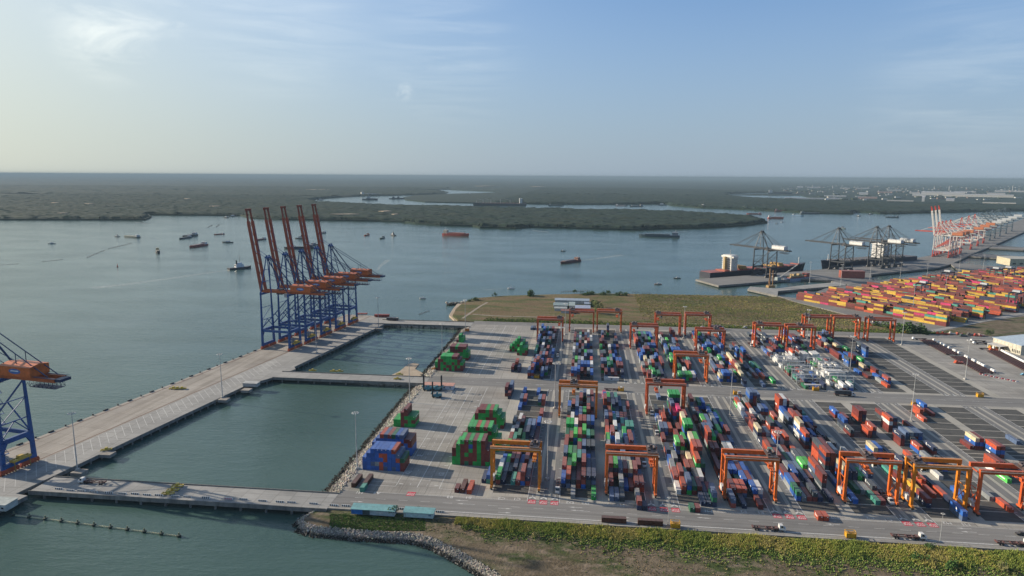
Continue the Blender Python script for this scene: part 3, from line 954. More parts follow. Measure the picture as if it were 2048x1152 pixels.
n = 46000
x = nrg.uniform(-62, 330, n)
u = nrg.beta(1.0, 1.5, n)
y = 312.4 - u * belt(x) - 0.8 + nrg.normal(0, .4, n)
ok = (np.sin(x * .31 + y * .9) + np.sin(x * .83 - y * .5) + nrg.normal(0, .8, n)) > -1.2
x, y, u = x[ok], y[ok], u[ok]
n = len(x)
hh = nrg.uniform(1.4, 2.9, n) * np.interp(u, [0, 1], [1.0, 0.7]) * (0.85 + .3 * np.sin(x * .21) * np.sin(x * .057))
tone = np.sin(x * .09) + .7 * np.sin(x * .27 + 2) + nrg.normal(0, .45, n)
for sel, pal in ((tone > .45, [(.42, .38, .12), (.46, .38, .15), (.38, .36, .09)]), ((tone <= .45) & (tone > -.5), YG), (tone <= -.5, [(.26, .32, .07), (.20, .27, .06), (.31, .34, .08)])):
    k = sel.sum()
    tufts('reeds', np.stack([x[sel], y[sel], np.full(k, -0.95)], 1), hh[sel] * .92, 0.5, pal, 6, 0.3)
n = 16000
x = nrg.uniform(-58, 330, n)
y = 312 - belt(x) * (0.6 + np.abs(nrg.normal(0, .55, n)))
tufts('grass', np.stack([x, y, np.full(n, -0.95)], 1), nrg.uniform(0.3, 1.0, n), 0.9, [(.15, .24, .05), (.18, .26, .06), (.22, .26, .07), (.26, .24, .10), (.17, .24, .055)], 5, 0.7)
n = 15000
x = nrg.uniform(-135, 330, n); y = nrg.uniform(215, 313, n)
cl = np.sin(x * .07) + np.sin(y * .11 + x * .03) + nrg.normal(0, .7, n)
ok = inside(ccw(soil_poly), x, y) & (cl > 0.4)
tufts('grass', np.stack([x[ok], y[ok], np.full(ok.sum(), -0.95)], 1), nrg.uniform(0.15, 0.55, ok.sum()), 0.8, GR[:2] + TAN + TAN + [(.16, .17, .06)], 5, 0.9)
n = 6000
px = nrg.uniform(660, 850, n); py = nrg.uniform(1022, 1062, n)
P = np.array([G(a, b2, -0.95) for a, b2 in zip(px, py)])
ok = inside(ccw(soil_poly), P[:, 0], P[:, 1]) & (P[:, 1] < 309.5)
tufts('grass', np.stack([P[ok, 0], P[ok, 1], np.full(ok.sum(), -0.95)], 1), nrg.uniform(0.15, 0.4, ok.sum()), 0.9, [(.09, .17, .03), (.11, .19, .04), (.07, .13, .03), (.16, .17, .06)], 5, 0.9)
# far grassland
n = 60000
x = nrg.uniform(-175, 480, n); y = nrg.uniform(776, 1045, n)
ins = inside(ccw(FIELD), x, y)
pat = np.sin(x * .035 + y * .02) + np.sin(y * .06 - x * .013) + .6 * np.sin(x * .11) * np.sin(y * .13) + nrg.normal(0, .5, n)
dens = np.where(x > 70, np.where(y > 850 - 0.12 * (x - 70), 0.85, 0.4), 0.25)
ok = ins & (nrg.uniform(0, 1, n) < dens)
for sel, pal, hr in ((ok & (pat > .5), [(.30, .27, .11), (.34, .29, .14), (.27, .24, .09)], 1.0), (ok & (pat <= .5) & (pat > -.8), [(.22, .23, .07), (.26, .25, .08), (.18, .20, .06)], .9), (ok & (pat <= -.8), [(.12, .15, .05), (.15, .17, .05), (.20, .16, .09)], .7)):
    k = sel.sum()
    hh = np.where(x[sel] > 70, nrg.uniform(0.6, 2.0, k), nrg.uniform(0.25, 0.7, k)) * hr
    tufts('scrub', np.stack([x[sel], y[sel], np.full(k, -0.6)], 1), hh * .7, 1.25, pal, 5, 0.7)
n = 6500
x = nrg.uniform(-120, 420, n); y = 777 + np.abs(nrg.normal(0, 9, n))
tufts('grass', np.stack([x, y, np.full(n, -0.6)], 1), nrg.uniform(0.4, 1.3, n), 1.4, GR + GR + YG[4:5] + [(.16, .18, .06)], 5, 0.8)


def leafy(mb_v, mb_f, mb_c, c, r, n, size, cols, r3=None):
    """leaf-sized faces spread through an uneven crown"""
    r3 = r3 or (1, 1, .8)
    lob = [(Vector((rng.gauss(0, .45) * r * r3[0], rng.gauss(0, .45) * r * r3[1], rng.gauss(0, .35) * r * r3[2])), r * rng.uniform(.35, .65), rng.choice(cols)) for _ in range(9)]
    for i in range(n):
        o, q, cc = rng.choice(lob)
        d = Vector((rng.gauss(0, 1), rng.gauss(0, 1), rng.gauss(0, 1))).normalized() * q * rng.uniform(.6, 1.05)
        p = Vector(c) + o + d
        a = Vector((rng.gauss(0, 1), rng.gauss(0, 1), rng.gauss(0, .6))).normalized(); b2 = a.orthogonal().normalized()
        s1 = size * rng.uniform(.6, 1.3); k = len(mb_v)
        mb_v += [tuple(p - a * s1), tuple(p + b2 * s1 * .6), tuple(p + a * s1), tuple(p - b2 * s1 * .6)]
        mb_f.append((k, k + 1, k + 2, k + 3))
        f = rng.uniform(.75, 1.25)
        mb_c += [(cc[0] * f, cc[1] * f, cc[2] * f)] * 4


def tree(name, label, px, py, z, r, h, cols, n=420, group=None, palm=False, cat='tree'):
    x, y = G(px, py, z)
    t = thing(name, label, cat, (x, y, z), 0, group)
    tb = MB()
    tb.tube((0, 0, -.3), (r * .06, 0, h * .55), .05 * h * .5, 7, .03 * h * .5)
    for a in range(4):
        tb.bar((r * .06, 0, h * .5), (math.cos(a * 1.6) * r * .5, math.sin(a * 1.6) * r * .5, h * .8), .025 * h * .6, None, .01 * h * .6)
    tb.build('trunk', M['paint'], t, (.09, .07, .05))
    v, f, c = [], [], []
    leafy(v, f, c, (0, 0, h - r * .65), r, n, r * .14, cols)
    o = big_mesh('crown', v, f, M['leaf'], np.array(c)); o.parent = t
    return t


DG = [(.035, .07, .022), (.05, .09, .028), (.07, .11, .03)]
OL = [(.16, .17, .06), (.12, .14, .05), (.2, .19, .08)]
for (px, py, r, h, cols, lab) in (
        (1062, 592, 7, 9, DG, 'dark bush standing alone on the far shore of the dry grassland'), (991, 592.5, 3, 5, DG, 'small dark bush on the shore left of the lone bush'),
        (985, 593, 1.8, 3, DG, 'tiny dark bush at the left end of the shore'), (1149, 589, 3.5, 8, DG, 'dark tree behind the farm sheds on the shore'),
        (1168, 589.5, 6, 5, DG, 'low dark shrub right of the shore tree'), (1185, 589, 5, 5, DG, 'dark shrub in the middle of the shore row'), (1205, 589.5, 5, 5, DG, 'dark shrub second from right in the shore row'),
        (1218, 589, 4, 6, DG, 'dark shrub at the right end of the shore row'), (1236, 591, 6, 4, DG, 'wide low shrub right of the shore row'), (1251, 592, 5, 5, DG, 'rounded shrub furthest along the shore from the farm'),
        (1186, 614, 6, 9, DG, 'dark green tree against the right end of the farm sheds'), (1194, 620, 7, 11, OL, 'olive tree right of the farm sheds'), (1198, 628, 6, 9, OL, 'paler olive tree in front of the other olive tree'),
        (952, 601, 5, 4, DG, 'shrub on the rocky point'), (938, 603, 4, 3, DG, 'low shrub further out on the rocky point'),
        (1800, 662, 11, 9, DG, 'big green bush under the yellow containers'), (1820, 665, 12, 10, DG, 'biggest green bush right of the container corner'), (1842, 668, 9, 8, DG, 'rightmost green bush by the access road'),
        (1775, 657, 8, 6, DG, 'smaller green bush left of the big bushes'), (1757, 652, 7, 5, DG, 'leftmost green bush below the container corner'),
        (1975, 673, 3, 7, DG, 'thin dark tree in the vacant lot, left of two'), (1981, 673, 3, 7, DG, 'thin dark tree in the vacant lot, right of two'),
        (787, 1032, 2.6, 4.2, DG, 'dark bush in front of the turquoise roofed hut'), (833, 1031, 2.2, 3.8, DG, 'bare-branched bush in front of the shorter hut'), (848, 1034, 2.6, 2.2, DG, 'low dark bush beside the shorter hut wall'),
        (1836, 1120, 3.0, 3.0, [(.06, .12, .03), (.09, .16, .04)], 'green shrub in the waste ground near the bottom edge'), (1905, 1132, 3.4, 3, [(.06, .12, .03), (.09, .16, .04)], 'wide green shrub nearest the bottom right corner'),
        (1860, 1100, 2.6, 3, [(.09, .15, .04), (.06, .11, .03)], 'green shrub just below the reeds'), (1072, 1075, 1.8, 2.4, TAN + OL, 'straw coloured clump on the bare ground below the reeds'), (2010, 1142, 3, 3, OL, 'olive shrub in the bottom right corner')):
    tree('bush' if h < 8 else 'tree', lab, px, py, -0.7, r, h, cols, int(160 + r * 45), None, False, 'bush' if h < 8 else 'tree')

# ------------------------------------------------------------------ wakes
mb = MB()


def wake(pts, w0, w1):
    P = [Vector(G(a, b2, WZ)) for a, b2 in pts]
    N = []
    n = len(P)
    for i in range(n):
        d = (P[min(i + 1, n - 1)] - P[max(i - 1, 0)]).normalized()
        N.append(Vector((-d.y, d.x)) * (w0 + (w1 - w0) * i / (n - 1)))
    for i in range(n - 1):
        mb.face([(P[i] - N[i]).to_tuple() + (WZ + .03,), (P[i + 1] - N[i + 1]).to_tuple() + (WZ + .03,), (P[i + 1] + N[i + 1]).to_tuple() + (WZ + .03,), (P[i] + N[i]).to_tuple() + (WZ + .03,)])


wake([(462, 539.5), (430, 544), (380, 551), (310, 561), (250, 569), (185, 576)], 3, 10)
wake([(276, 474.5), (295, 476), (322, 479)], 3, 6)
wake([(1160, 521.5), (1180, 519), (1210, 515), (1245, 510)], 3, 9)
wake([(754, 541), (760, 533), (770, 525), (776, 520)], 2, 6)
wake([(462, 485.5), (480, 486), (500, 487)], 2, 4)
wake([(100, 488), (60, 489), (0, 488.5)], 2, 6)
wake([(115, 484), (150, 476), (190, 471)], 2, 5)
wake([(890, 468.5), (870, 465), (850, 462)], 2, 5)
wake([(1010, 577), (990, 579), (970, 580)], 1, 3)
wake([(1542, 437), (1520, 435), (1500, 433.5)], 2, 4)
for (px, py) in ((690, 466), (810, 490), (835, 495), (830, 518), (745, 517), (930, 503), (870, 520)):
    wake([(px - 8, py), (px, py - .6), (px + 9, py - .5)], 2, 3)
# surf at the foot of the peninsula
wake([(872, 1082), (900, 1097), (935, 1117), (970, 1138), (1010, 1160)], 1.2, 1.6)
wake([(590, 1047), (597, 1038), (606, 1028)], 0.8, 1.0)
wake([(780, 1069), (830, 1072), (868, 1081)], 0.5, 1.0)
struct(mb, 'wake_foam', M['foam'])

GRID = '''
0 1 ......t1..p3n2
0 2 w2s1k1n2c1..n2
0 3 b1g1r2p2..r2..
0 4 ..........r2..
0 5 l1r1r1d1t1..b1
0 6 p1......n3n2r1
0 7 w1n2....e3e3r1
0 8 k2p1r2..b1..b2
0 9 ..w1..........
0 10 ............p1
0 11 b1............
0 12 e2p2......e2p2
0 14 b1......b1....
0 15 e3r4....e3....
0 16 ..b3......e2..
0 17 ..p3p4o3..p3k1
0 18 s2....b2......
0 19 ..e2..........
0 20 ......e2..r1..
0 21 t2..k2........
0 22 g2......p2n1..
0 23 n2n1w2........
0 24 e3..e3n1......
0 25 b3......r2....
0 26 ........e3....
0 27 k3r2..b2..k1..
0 28 ..b3..........
0 29 b3..t2........
1 0 ....s1......g1
1 1 b2o3k2r2r3n3n3
1 2 p3..l4..p4n3n3
1 3 ....s1t3e3....
1 4 e2g2d2r3..n1n1
1 5 p2......e2k2k2
1 6 p1p2l3p3l4....
1 7 ............d1
1 8 g2..w2p3p3e3b3
1 9 r1w2..........
1 10 k2n1....g2p3r1
1 11 ....e2....k3k2
1 12 ......p3....r2
1 13 ......e2e3....
1 14 ..........w1p1
1 15 ....b4......b3
1 16 b2....r2..s2..
1 17 ..s2e3b3b3b3w3
1 18 p2....w3......
1 19 ..l2s2......o2
1 20 ........e2....
1 21 s2........e2e2
1 22 w2p1k1k2......
1 23 ..k1..........
1 24 s1..r2....p3s3
1 25 r2..w3..p3....
1 26 p2............
1 28 r1............
2 0 e1e1k1....s1..
2 1 ......b1r1r2r2
2 2 p4l4e3r3c3p3e1
2 3 ......s2....r2
2 4 ......e3..k1..
2 5 s2..w4..e3r4..
2 6 l2p4....b2p3e1
2 7 o2....e1g2..e1
2 8 r2..w2e1p1t2t2
2 9 e3p3..........
2 10 ....b1e1r1r1..
2 11 ....n3........
2 12 p3r2k2n2..k1..
2 13 ..g2n2..n1....
2 14 m1............
2 16 ..r2n1r2r1....
2 17 r2..d3r1..r3r3
2 18 e3e3..g2..p2..
2 19 ....g2....b2b2
2 20 ......d2......
2 21 k2k2..p2......
2 22 ..........b1..
2 23 g2............
2 24 r3....r1e1b1..
2 25 ..r2r1........
2 27 ..p1........r1
2 28 ......n5......
3 0 ........n1n1e3
3 1 w1o2e3d2r2n1r1
3 2 p2p3..........
3 3 s2....p2r2o4d3
3 4 ..s2..r1c2o5p5
3 5 ..c1l4r4g1c5l5
3 6 ........g3....
3 7 r1........g5g5
3 8 e2e2o2..r2c5..
3 9 w2o3r1..k1..p4
3 10 b1..k4..m3m4..
3 11 k2r1....e4....
3 12 ........g5g5g5
3 14 ....e1........
3 15 ....g4..p1s1..
3 16 ..r2r2..d2n2k1
3 17 ..t1..........
3 18 s2p2s3o3..e2r3
3 19 ..c3..s3....p3
3 20 b3o2......b3..
3 21 ..b3..........
3 22 ....r3r3....r2
3 23 ............d1
3 24 ........b2b2b2
3 25 o3............
3 26 r3..r1..k2....
3 27 o2..s1n2......
3 28 ......e2......
4 0 e2..n1....r1..
4 1 ..r2o2o2..b2..
4 2 ......d1b2r2..
4 3 r2..b2b2r2b2b1
4 4 r2..e3........
4 5 r3r3r1s3w3....
4 6 o5g4..o3......
4 7 e4e4......r1e1
4 8 ..p3e3..l2..r2
4 9 ..l3e3..s2..b1
4 10 ........s2b2l1
4 11 ........b2....
4 12 r4..d3b3......
4 15 n1............
4 16 ..g2d2g2l2....
4 18 ....d2....p3d1
4 19 l3..r2....p2..
4 21 d1......o2....
4 22 e3..b3b3b3b2..
4 23 b3..s3s3......
4 25 s3n2....e2....
4 26 n2..l2....n1..
4 28 ..r2..........
4 29 ..........r3r2
5 1 ..s1p1k2n1..n1
5 2 b2......n1..r4
5 3 ....b2..e1..o4
5 4 ....s1e1e1l2l2
5 5 ..p2r1d1e1k2k2
5 6 o2r1..s1r1..o1
5 7 n1r1k1o3s2o3n1
5 8 c3r2..k1k1p2..
5 9 p2....r1k3....
5 10 r1..........o3
5 11 e1r1..........
5 12 w2e1o2....e2b2
5 13 o2....e5e5....
5 14 ............e3
5 15 ............n2
5 16 c2b3b3e3....c3
5 17 ............c4
5 18 e2o2........p4
5 19 e2....s2....c4
5 20 ......g3b3r3c4
5 21 s2s2..........
5 23 ....g2..b3b2b4
5 24 ....b3b3....s2
5 25 s1............
5 26 e2............
5 27 ..l4..........
5 28 b3s4..........
6 1 ..b1......t1r1
6 2 b1e1..d1s1s1k2
6 3 e1..c4n3n3g2g2
6 4 o5r5..........
6 5 k5r5..w4....s3
6 7 o4............
6 8 c5....b2..n2r1
6 9 ..r5....r2....
6 10 e3p4..b2b2b2..
6 11 b3............
6 12 o5w5......r2t1
6 13 ......r3......
6 16 ............g1
6 17 s1..p1..o1....
6 18 ....s1..b1....
6 19 ....n1....d1..
6 20 ....k1....d1..
6 21 ....b5........
6 22 ..b4......r1..
7 1 ..r2........n1
7 2 r1y2....o1..o1
7 3 r2......o2..n1
7 4 t1..t1........
7 5 ........n2..o3
7 6 c3b3..n2......
7 9 ........o2o3..
7 10 b3............
7 11 ....r2....r4r4
7 12 ..b2..........
7 18 ..w1..........
7 19 ..w1........w1
7 20 w1............
7 21 ..w1........w2
7 22 ..........w2o4
7 23 ............r3
7 24 b1w1r2r3..d3..
7 25 e1............
7 26 ....k1..r2e3o4
7 27 r1..k2k3o2....
7 28 o2....k3......
8 1 ............o1
8 2 b1........s1..
8 5 s3............
8 7 ....o2........
8 8 n3......k1....
8 9 ......e2s2e2e2
8 10 ..o4n4......r2
8 16 w1............
8 17 w2............
8 18 w1..w2........
8 19 ....w3..w3..w3
8 21 ......w2......
8 22 w3........w2..
8 23 n4..........w2
8 26 ............d1
8 27 y3......n3..r2
8 28 ........r3r3b2
8 30 ........b3....
9 4 l1............
9 5 o3r3......r1..
9 7 ..........o3r3
9 8 ......c3r3..s1
9 12 o1............
9 13 ..o2....r1....
9 14 ........b2....
9 16 ......o1......
9 17 ......s1......
9 18 ..r1....b1....
9 19 b1............
9 20 ......c2r1....
9 21 k3......g3....
9 22 ......r3......
9 23 r2b2..b2....n2
9 24 r2r1..........
9 25 r2..........g2
9 26 ..c2....c2..g1
9 27 r2............
9 29 ......n3..n3n2
9 30 ............e3
10 9 ..........e1..
10 24 ..n4..........
10 25 ..k4..........
'''

# ------------------------------------------------------------------ shipping containers
PAL = {'r': (.155, .030, .026), 'o': (.40, .070, .030), 'p': (.25, .060, .045), 'm': (.52, .035, .13), 'b': (.022, .10, .36), 'n': (.020, .032, .075), 'e': (.085, .13, .23),
       'k': (.055, .07, .085), 's': (.24, .26, .27), 'w': (.60, .60, .58), 'c': (.56, .48, .31), 'y': (.52, .33, .04), 'g': (.012, .30, .055), 'd': (.015, .12, .06), 'l': (.07, .42, .07), 't': (.06, .27, .21), 'x': (.085, .028, .018)}
PALN = {'r': 'maroon', 'o': 'orange red', 'p': 'rust red', 'm': 'pink', 'b': 'blue', 'n': 'navy', 'e': 'slate blue', 'k': 'charcoal', 's': 'grey', 'w': 'white', 'c': 'cream', 'y': 'yellow', 'g': 'green', 'd': 'dark green', 'l': 'light green', 't': 'teal', 'x': 'brown'}
CW, CHT = 2.44, 2.62


def container_mesh(L, logo):
    """a steel box along Y with framed, recessed corrugated panels, door bars and castings; slot 1 is the white lettering"""
    b = MB()
    hw, hl, h = CW / 2, L / 2, 2.59

    def panel(o, u, v, nrm, cols, fr=0.14, dep=0.045):
        """frame ring and a recessed panel with shallow ribs"""
        o, u, v, nrm = Vector(o), Vector(u), Vector(v), Vector(nrm)
        lu, lv = u.length, v.length
        un, vn = u / lu, v / lv
        a = [o, o + u, o + u + v, o + v]
        i = [o + un * fr + vn * fr, o + u - un * fr + vn * fr, o + u + v - un * fr - vn * fr, o + v + un * fr - vn * fr]
        for q in range(4):
            r = (q + 1) % 4
            b.face([a[q], a[r], i[r], i[q]])
        j = [p - nrm * dep for p in i]
        for q in range(4):
            r = (q + 1) % 4
            b.face([i[q], i[r], j[r], j[q]])
        if cols:
            w = (lu - 2 * fr) / cols
            for c in range(cols):
                p0 = j[0] + un * (w * c); p3 = j[3] + un * (w * c)
                e = nrm * (dep * .9)
                b.face([p0, p0 + un * (w * .5) + e, p3 + un * (w * .5) + e, p3])
                b.face([p0 + un * (w * .5) + e, p0 + un * w, p3 + un * w, p3 + un * (w * .5) + e])
        else:
            b.face(j)
    panel((-hw, -hl, 0), (CW, 0, 0), (0, 0, h), (0, -1, 0), 0)
    panel((hw, hl, 0), (-CW, 0, 0), (0, 0, h), (0, 1, 0), 6)
    nc = 10 if L > 8 else 5
    panel((-hw, hl, 0), (0, -L, 0), (0, 0, h), (-1, 0, 0), nc)
    panel((hw, -hl, 0), (0, L, 0), (0, 0, h), (1, 0, 0), nc)
    panel((-hw, -hl, h), (CW, 0, 0), (0, L, 0), (0, 0, 1), 0, .12, .03)
    b.face([(-hw, -hl, 0), (-hw, hl, 0), (hw, hl, 0), (hw, -hl, 0)])
    for xx in (-.78, -.3, .3, .78):
        b.box(xx - .03, xx + .03, -hl - .02, -hl + .04, .15, 2.45)
    b.mat(1)
    y = -hl - .012
    if logo:
        b.face([(.25, y - .02, 1.9), (.8, y - .02, 1.9), (.8, y - .02, 2.3), (.25, y - .02, 2.3)])

    def stroke(pts, wd, side):
        for (y0, z0), (y1, z1) in zip(pts, pts[1:]):
            d = Vector((y1 - y0, z1 - z0)).normalized(); n = Vector((-d.y, d.x)) * wd / 2
            P = [(y0 - n.x, z0 - n.y), (y1 - n.x, z1 - n.y), (y1 + n.x, z1 + n.y), (y0 + n.x, z0 + n.y)]
            X = side * (hw + .012)
            q = [(X, a, c) for a, c in P]
            b.face(q if side > 0 else q[::-1])
    for side in (-1, 1):
        if logo == 'band':
            stroke([(-hl * .62, 1.55), (hl * .62, 1.55)], .62, side)
        elif logo == 'squiggle':
            s = -side
            stroke([(s * (hl * .55), 2.2), (s * (hl * .35), 2.0), (s * (hl * .55), 1.35), (s * (hl * .3), .95)], .42, side)
            for q in (0.15, -.02, -.2, -.36):
                stroke([(s * hl * q, 1.7), (s * (hl * q - .6), 1.5)], .4, side)
        elif logo == 'dot':
            stroke([(-.7, 1.35), (.7, 1.35)], 1.1, side)
    return b.mesh('container', [M['box_paint'], M['white']])


CM = {}
for nm, L in (('40', 12.19), ('20', 6.06)):
    for lg in ('', 'small', 'band', 'squiggle', 'dot'):
        CM[nm + lg] = container_mesh(L, lg)

BOX = []          # every container: dict(x, y, z, L, c, rz, where, tier, top, exp)


def stack(x, y, colors, L=12.19, rz=0.0, z=0.0, where='', nb=(0, 0, 0, 0), logos=True):
    """colors: bottom to top; nb = heights of the neighbours in front, left, right, back"""
    n = len(colors)
    for t, c in enumerate(colors):
        e = (t == n - 1, nb[0] <= t, nb[1] <= t, nb[2] <= t)
        if not any(e) and nb[3] > t:
            continue
        BOX.append(dict(x=x, y=y, z=z + .03 + t * CHT, L=L, c=c, rz=rz, where=where, tier=t, n=n, e=e, logos=logos))


NEARB = [345., 357.5, 369.6, 381.7, 393.8, 405.9, 418.1, 430.3, 442.5, 454.7, 466.8, 478.9, 491, 503.1, 515.2]
FARB = [558 + 12.3 * i for i in range(16)]
BAYS = NEARB + FARB
YARD = {}
for ln in GRID.strip().split('\n'):
    bi, ba, s = ln.split()
    YARD[(int(bi), int(ba))] = [(s[2 * i], int(s[2 * i + 1])) if s[2 * i] != '.' else ('.', 0) for i in range(7)]
# low boxes that fill the dense blocks between the ones read from the photograph
FILLP = {0: (.55, .35), 1: (.6, .5), 2: (.6, .45), 3: (.5, .5), 4: (.55, .45), 5: (.4, .5), 6: (.25, .12), 7: (.06, .3), 8: (.04, .22), 9: (.03, .2)}
EMPTY = {(0, b) for b in range(9, 15)} | {(3, b) for b in (13, 14)} | {(0, 0), (2, 14), (4, 13), (4, 14), (1, 0), (2, 0), (3, 0), (4, 0), (5, 0), (1, 14), (5, 15), (4, 15), (2, 15), (1, 15), (0, 15), (3, 15), (1, 29), (1, 30), (2, 29), (2, 30), (3, 29), (3, 30), (4, 29), (4, 28), (5, 28), (5, 30), (4, 30)}
EMPTY |= {(2, b) for b in (26, 27)} | {(6, 0), (6, 13), (6, 14)} | {(3, b) for b in (11, 12)}
rb = random.Random(11)
HGT, TOPC = {}, {}
for bi in range(12):
    for ba in range(31):
        row = YARD.get((bi, ba), [('.', 0)] * 7)
        for r in range(7):
            c, h = row[r]
            if h == 0 and (bi, ba) not in EMPTY and bi in FILLP and rb.random() < FILLP[bi][0 if ba < 15 else 1]:
                h = rb.choice((1, 1, 2, 2) if bi < 6 else (1, 1, 2)); c = rb.choice('rrrpnneekkobbsgdtw')
            if h == 0 and bi in (7, 8) and 15 <= ba <= 22 and (rb.random() < .22 or (bi, ba) in ((8, 17), (8, 18), (8, 20), (7, 21), (7, 22), (8, 22)) and r < 6): h = 3 if (bi, ba) in ((8, 17), (8, 22)) else rb.choice((1, 1, 2)); c = 'w'
            HGT[(bi, ba, r)] = h; TOPC[(bi, ba, r)] = c
BX = []
for k in range(6):
    BX += [LANES[k] - 27.9, LANES[k] + 8.5]
ORD = 'first second third fourth fifth sixth seventh eighth ninth tenth eleventh twelfth thirteenth fourteenth fifteenth sixteenth'.split()


def g_(bi, ba, r):
    return HGT.get((bi, ba, r), 0)


for (bi, ba, r), h in HGT.items():
    if not h: continue
    near = ba < 15
    lowpal = 'rrrpnneekkobbsgd' if bi < 6 else 'rrrronnnkbbew'
    reefer = bi in (7, 8) and 16 <= ba <= 22 and TOPC[(bi, ba, r)] == 'w'
    cols = [('w' if reefer else rb.choice(lowpal)) for _ in range(h - 1)] + [TOPC[(bi, ba, r)]]
    fr = g_(bi, ba - 1, r) if ba not in (0, 15) else 0
    bk = g_(bi, ba + 1, r) if ba not in (14, 30) else 0
    wh = '%s row, %s bay from %s road, %s block from quay' % (ORD[r], ORD[ba if near else 30 - ba], 'near' if near else 'far', ORD[bi])
    stack(BX[bi] + 1.4 + 2.77 * r, BAYS[ba], cols, 12.19, 0, 0, wh, (fr, g_(bi, ba, r - 1), g_(bi, ba, r + 1), bk))
# a few stand on the aprons, at the ends of the blocks
for (x, y, cols, L, wh) in ((-54.2, 357.5, 'n', 12.19, 'left of the near amber crane'), (-51.4, 357.5, 'tb', 12.19, 'left of the near amber crane, blue on top'),
                            (30.3, 333.6, 'np', 6.06, 'on the apron below the third block'), (33.1, 333.6, 'n', 6.06, 'on the apron below the third block, beside the rust red one'),
                            (57.3, 334.6, 'd', 6.06, 'on the apron below the fourth block, left of a red one'), (60.1, 334.6, 'r', 6.06, 'on the apron below the fourth block, right of a green one'),
                            (120.0, 333.6, 'o', 6.06, 'short, left of a pair on the apron beside stop signs'), (122.8, 333.6, 'o', 6.06, 'short, right of a pair on the apron beside stop signs'),
                            (-67.0, 341.4, 'r', 6.06, 'short, by the road below the green stacks'), (-64.0, 344.6, 'x', 12.19, 'open topped, by the road below the green stacks'), (-60.0, 343.4, 'o', 12.19, 'open topped, beside the brown one below the green stacks'),
                            (-124.6, 343.5, 'x', 12.19, 'left of two by the rocks below the blue stack'), (-118.6, 344.5, 'x', 12.19, 'right of two by the rocks below the blue stack'), (-118.2, 336.0, 't', 6.06, 'low and pale, in front of the two brown ones'),
                            (-56.5, 515.5, 'nee', 12.19, 'in the tall slate pair left of the first block'), (-59.5, 509.0, 'rnr', 12.19, 'in the tall red pair by the cross road'), (-56.5, 503.0, 'nr', 12.19, 'in the red pair by the cross road, nearer one'),
                            (-62.0, 575.0, 'nr', 12.19, 'left of two beside the far first block'), (-59.2, 582.0, 'nno', 12.19, 'in the bright red topped stack beside the far first block'), (-56.4, 575.0, 'nn', 12.19, 'dark, beside the far first block'),
                            (-56.0, 742.0, 'n', 12.19, 'crosswise by the far road, lower of two'), (-59.0, 742.0, 'e', 12.19, 'by the far road beside the first far crane')):
    stack(x, y, cols, L, 0, 0, wh)
for (px0, px1, py, L, wh) in ((1204, 1252, 1045, 12.19, 'left of two rusty open ones along the near road'), (1276, 1325, 1050, 12.19, 'right of two rusty open ones along the near road')):
    a, b2 = G(px0, py), G(px1, py + 1.5)
    stack((a[0] + b2[0]) / 2, (a[1] + b2[1]) / 2 + .9, 'x', L, math.pi / 2, 0, wh)
# big pyramid stacks of the reach-stacker yard: x0, near end y, list of column strings (bottom to top)
PYR = (('blue stack by the rocks, nearest', -127.2, 360.6, ('bbb', 'bbbb', 'bebbb', 'bsbbb', 'oobob', 'eboob', 'bbbbb', 'ebbbo', 'bboe', 'rrd')),
       ('blue stack behind the nearest one', -128.6, 383.0, ('bbb', 'bbbb', 'bbbbo', 'bbbbe', 'bbobp', 'ebobd', 'bbnbb', 'bbrbe', 'bbbr', 'bbrr')),
       ('short green stack by the rocks', -132.0 + 3.4, 429.6, ('gg', 'gg', 'rrrr', 'grgrr', 'ggg', 'grg')),
       ('near green pyramid', -76.7, 374.0, ('ggrr', 'ggggg', 'rrrrrg', 'drgrrr', 'rrrgbg', 'grrrrr', 'gggggg', 'rrrrrr', 'grrr')),
       ('middle green pyramid', -76.0, 396.0, ('grr', 'grrr', 'grrrgg', 'rggrgg', 'grgrgo', 'rgrggg', 'gggrgp', 'grggrg', 'ggrgg', 'ggg')),
       ('far green pyramid by the first block', -75.6, 434.6, ('gg', 'ggrr', 'ggggr', 'rgggr', 'rrrgg', 'ggrrp', 'grrgg', 'gggg', 'rgg')),
       ('green and maroon stack by the middle bridge', -130.7, 566.5, ('xgg', 'rrrr', 'gggrg', 'rgrgg', 'grggg', 'rrggg', 'ggrgr', 'rrggr', 'rgrr', 'rrg')),
       ('maroon topped stack behind it', -129.4, 601.5, ('rg', 'rgg', 'rggrr', 'ggrrr', 'grrrg', 'rggrr', 'gggrr', 'rgggr', 'rgg')),
       ('small green stack further along the rocks', -135.0 + 3.5, 669.0, ('r', 'ggg', 'gg')),
       ('green stack left of the far first block', -72.8, 639.6, ('rg', 'grg', 'rggg', 'rgrgg', 'gggr', 'rrgg', 'ggd')),
       ('front rows of the green far stack', -64.0, 626.0, ('rg', 'gggg', 'rgg', 'rrg')))
for nm, x0, y0, colm in PYR:
    hs = [len(c) for c in colm]
    for i, c in enumerate(colm):
        stack(x0 + 1.25 + 2.5 * i, y0 + 6.1, c, 12.19, 0, 0, '%s column of the %s' % (ORD[i], nm), (0, hs[i - 1] if i else 0, hs[i + 1] if i + 1 < len(hs) else 0, 0))
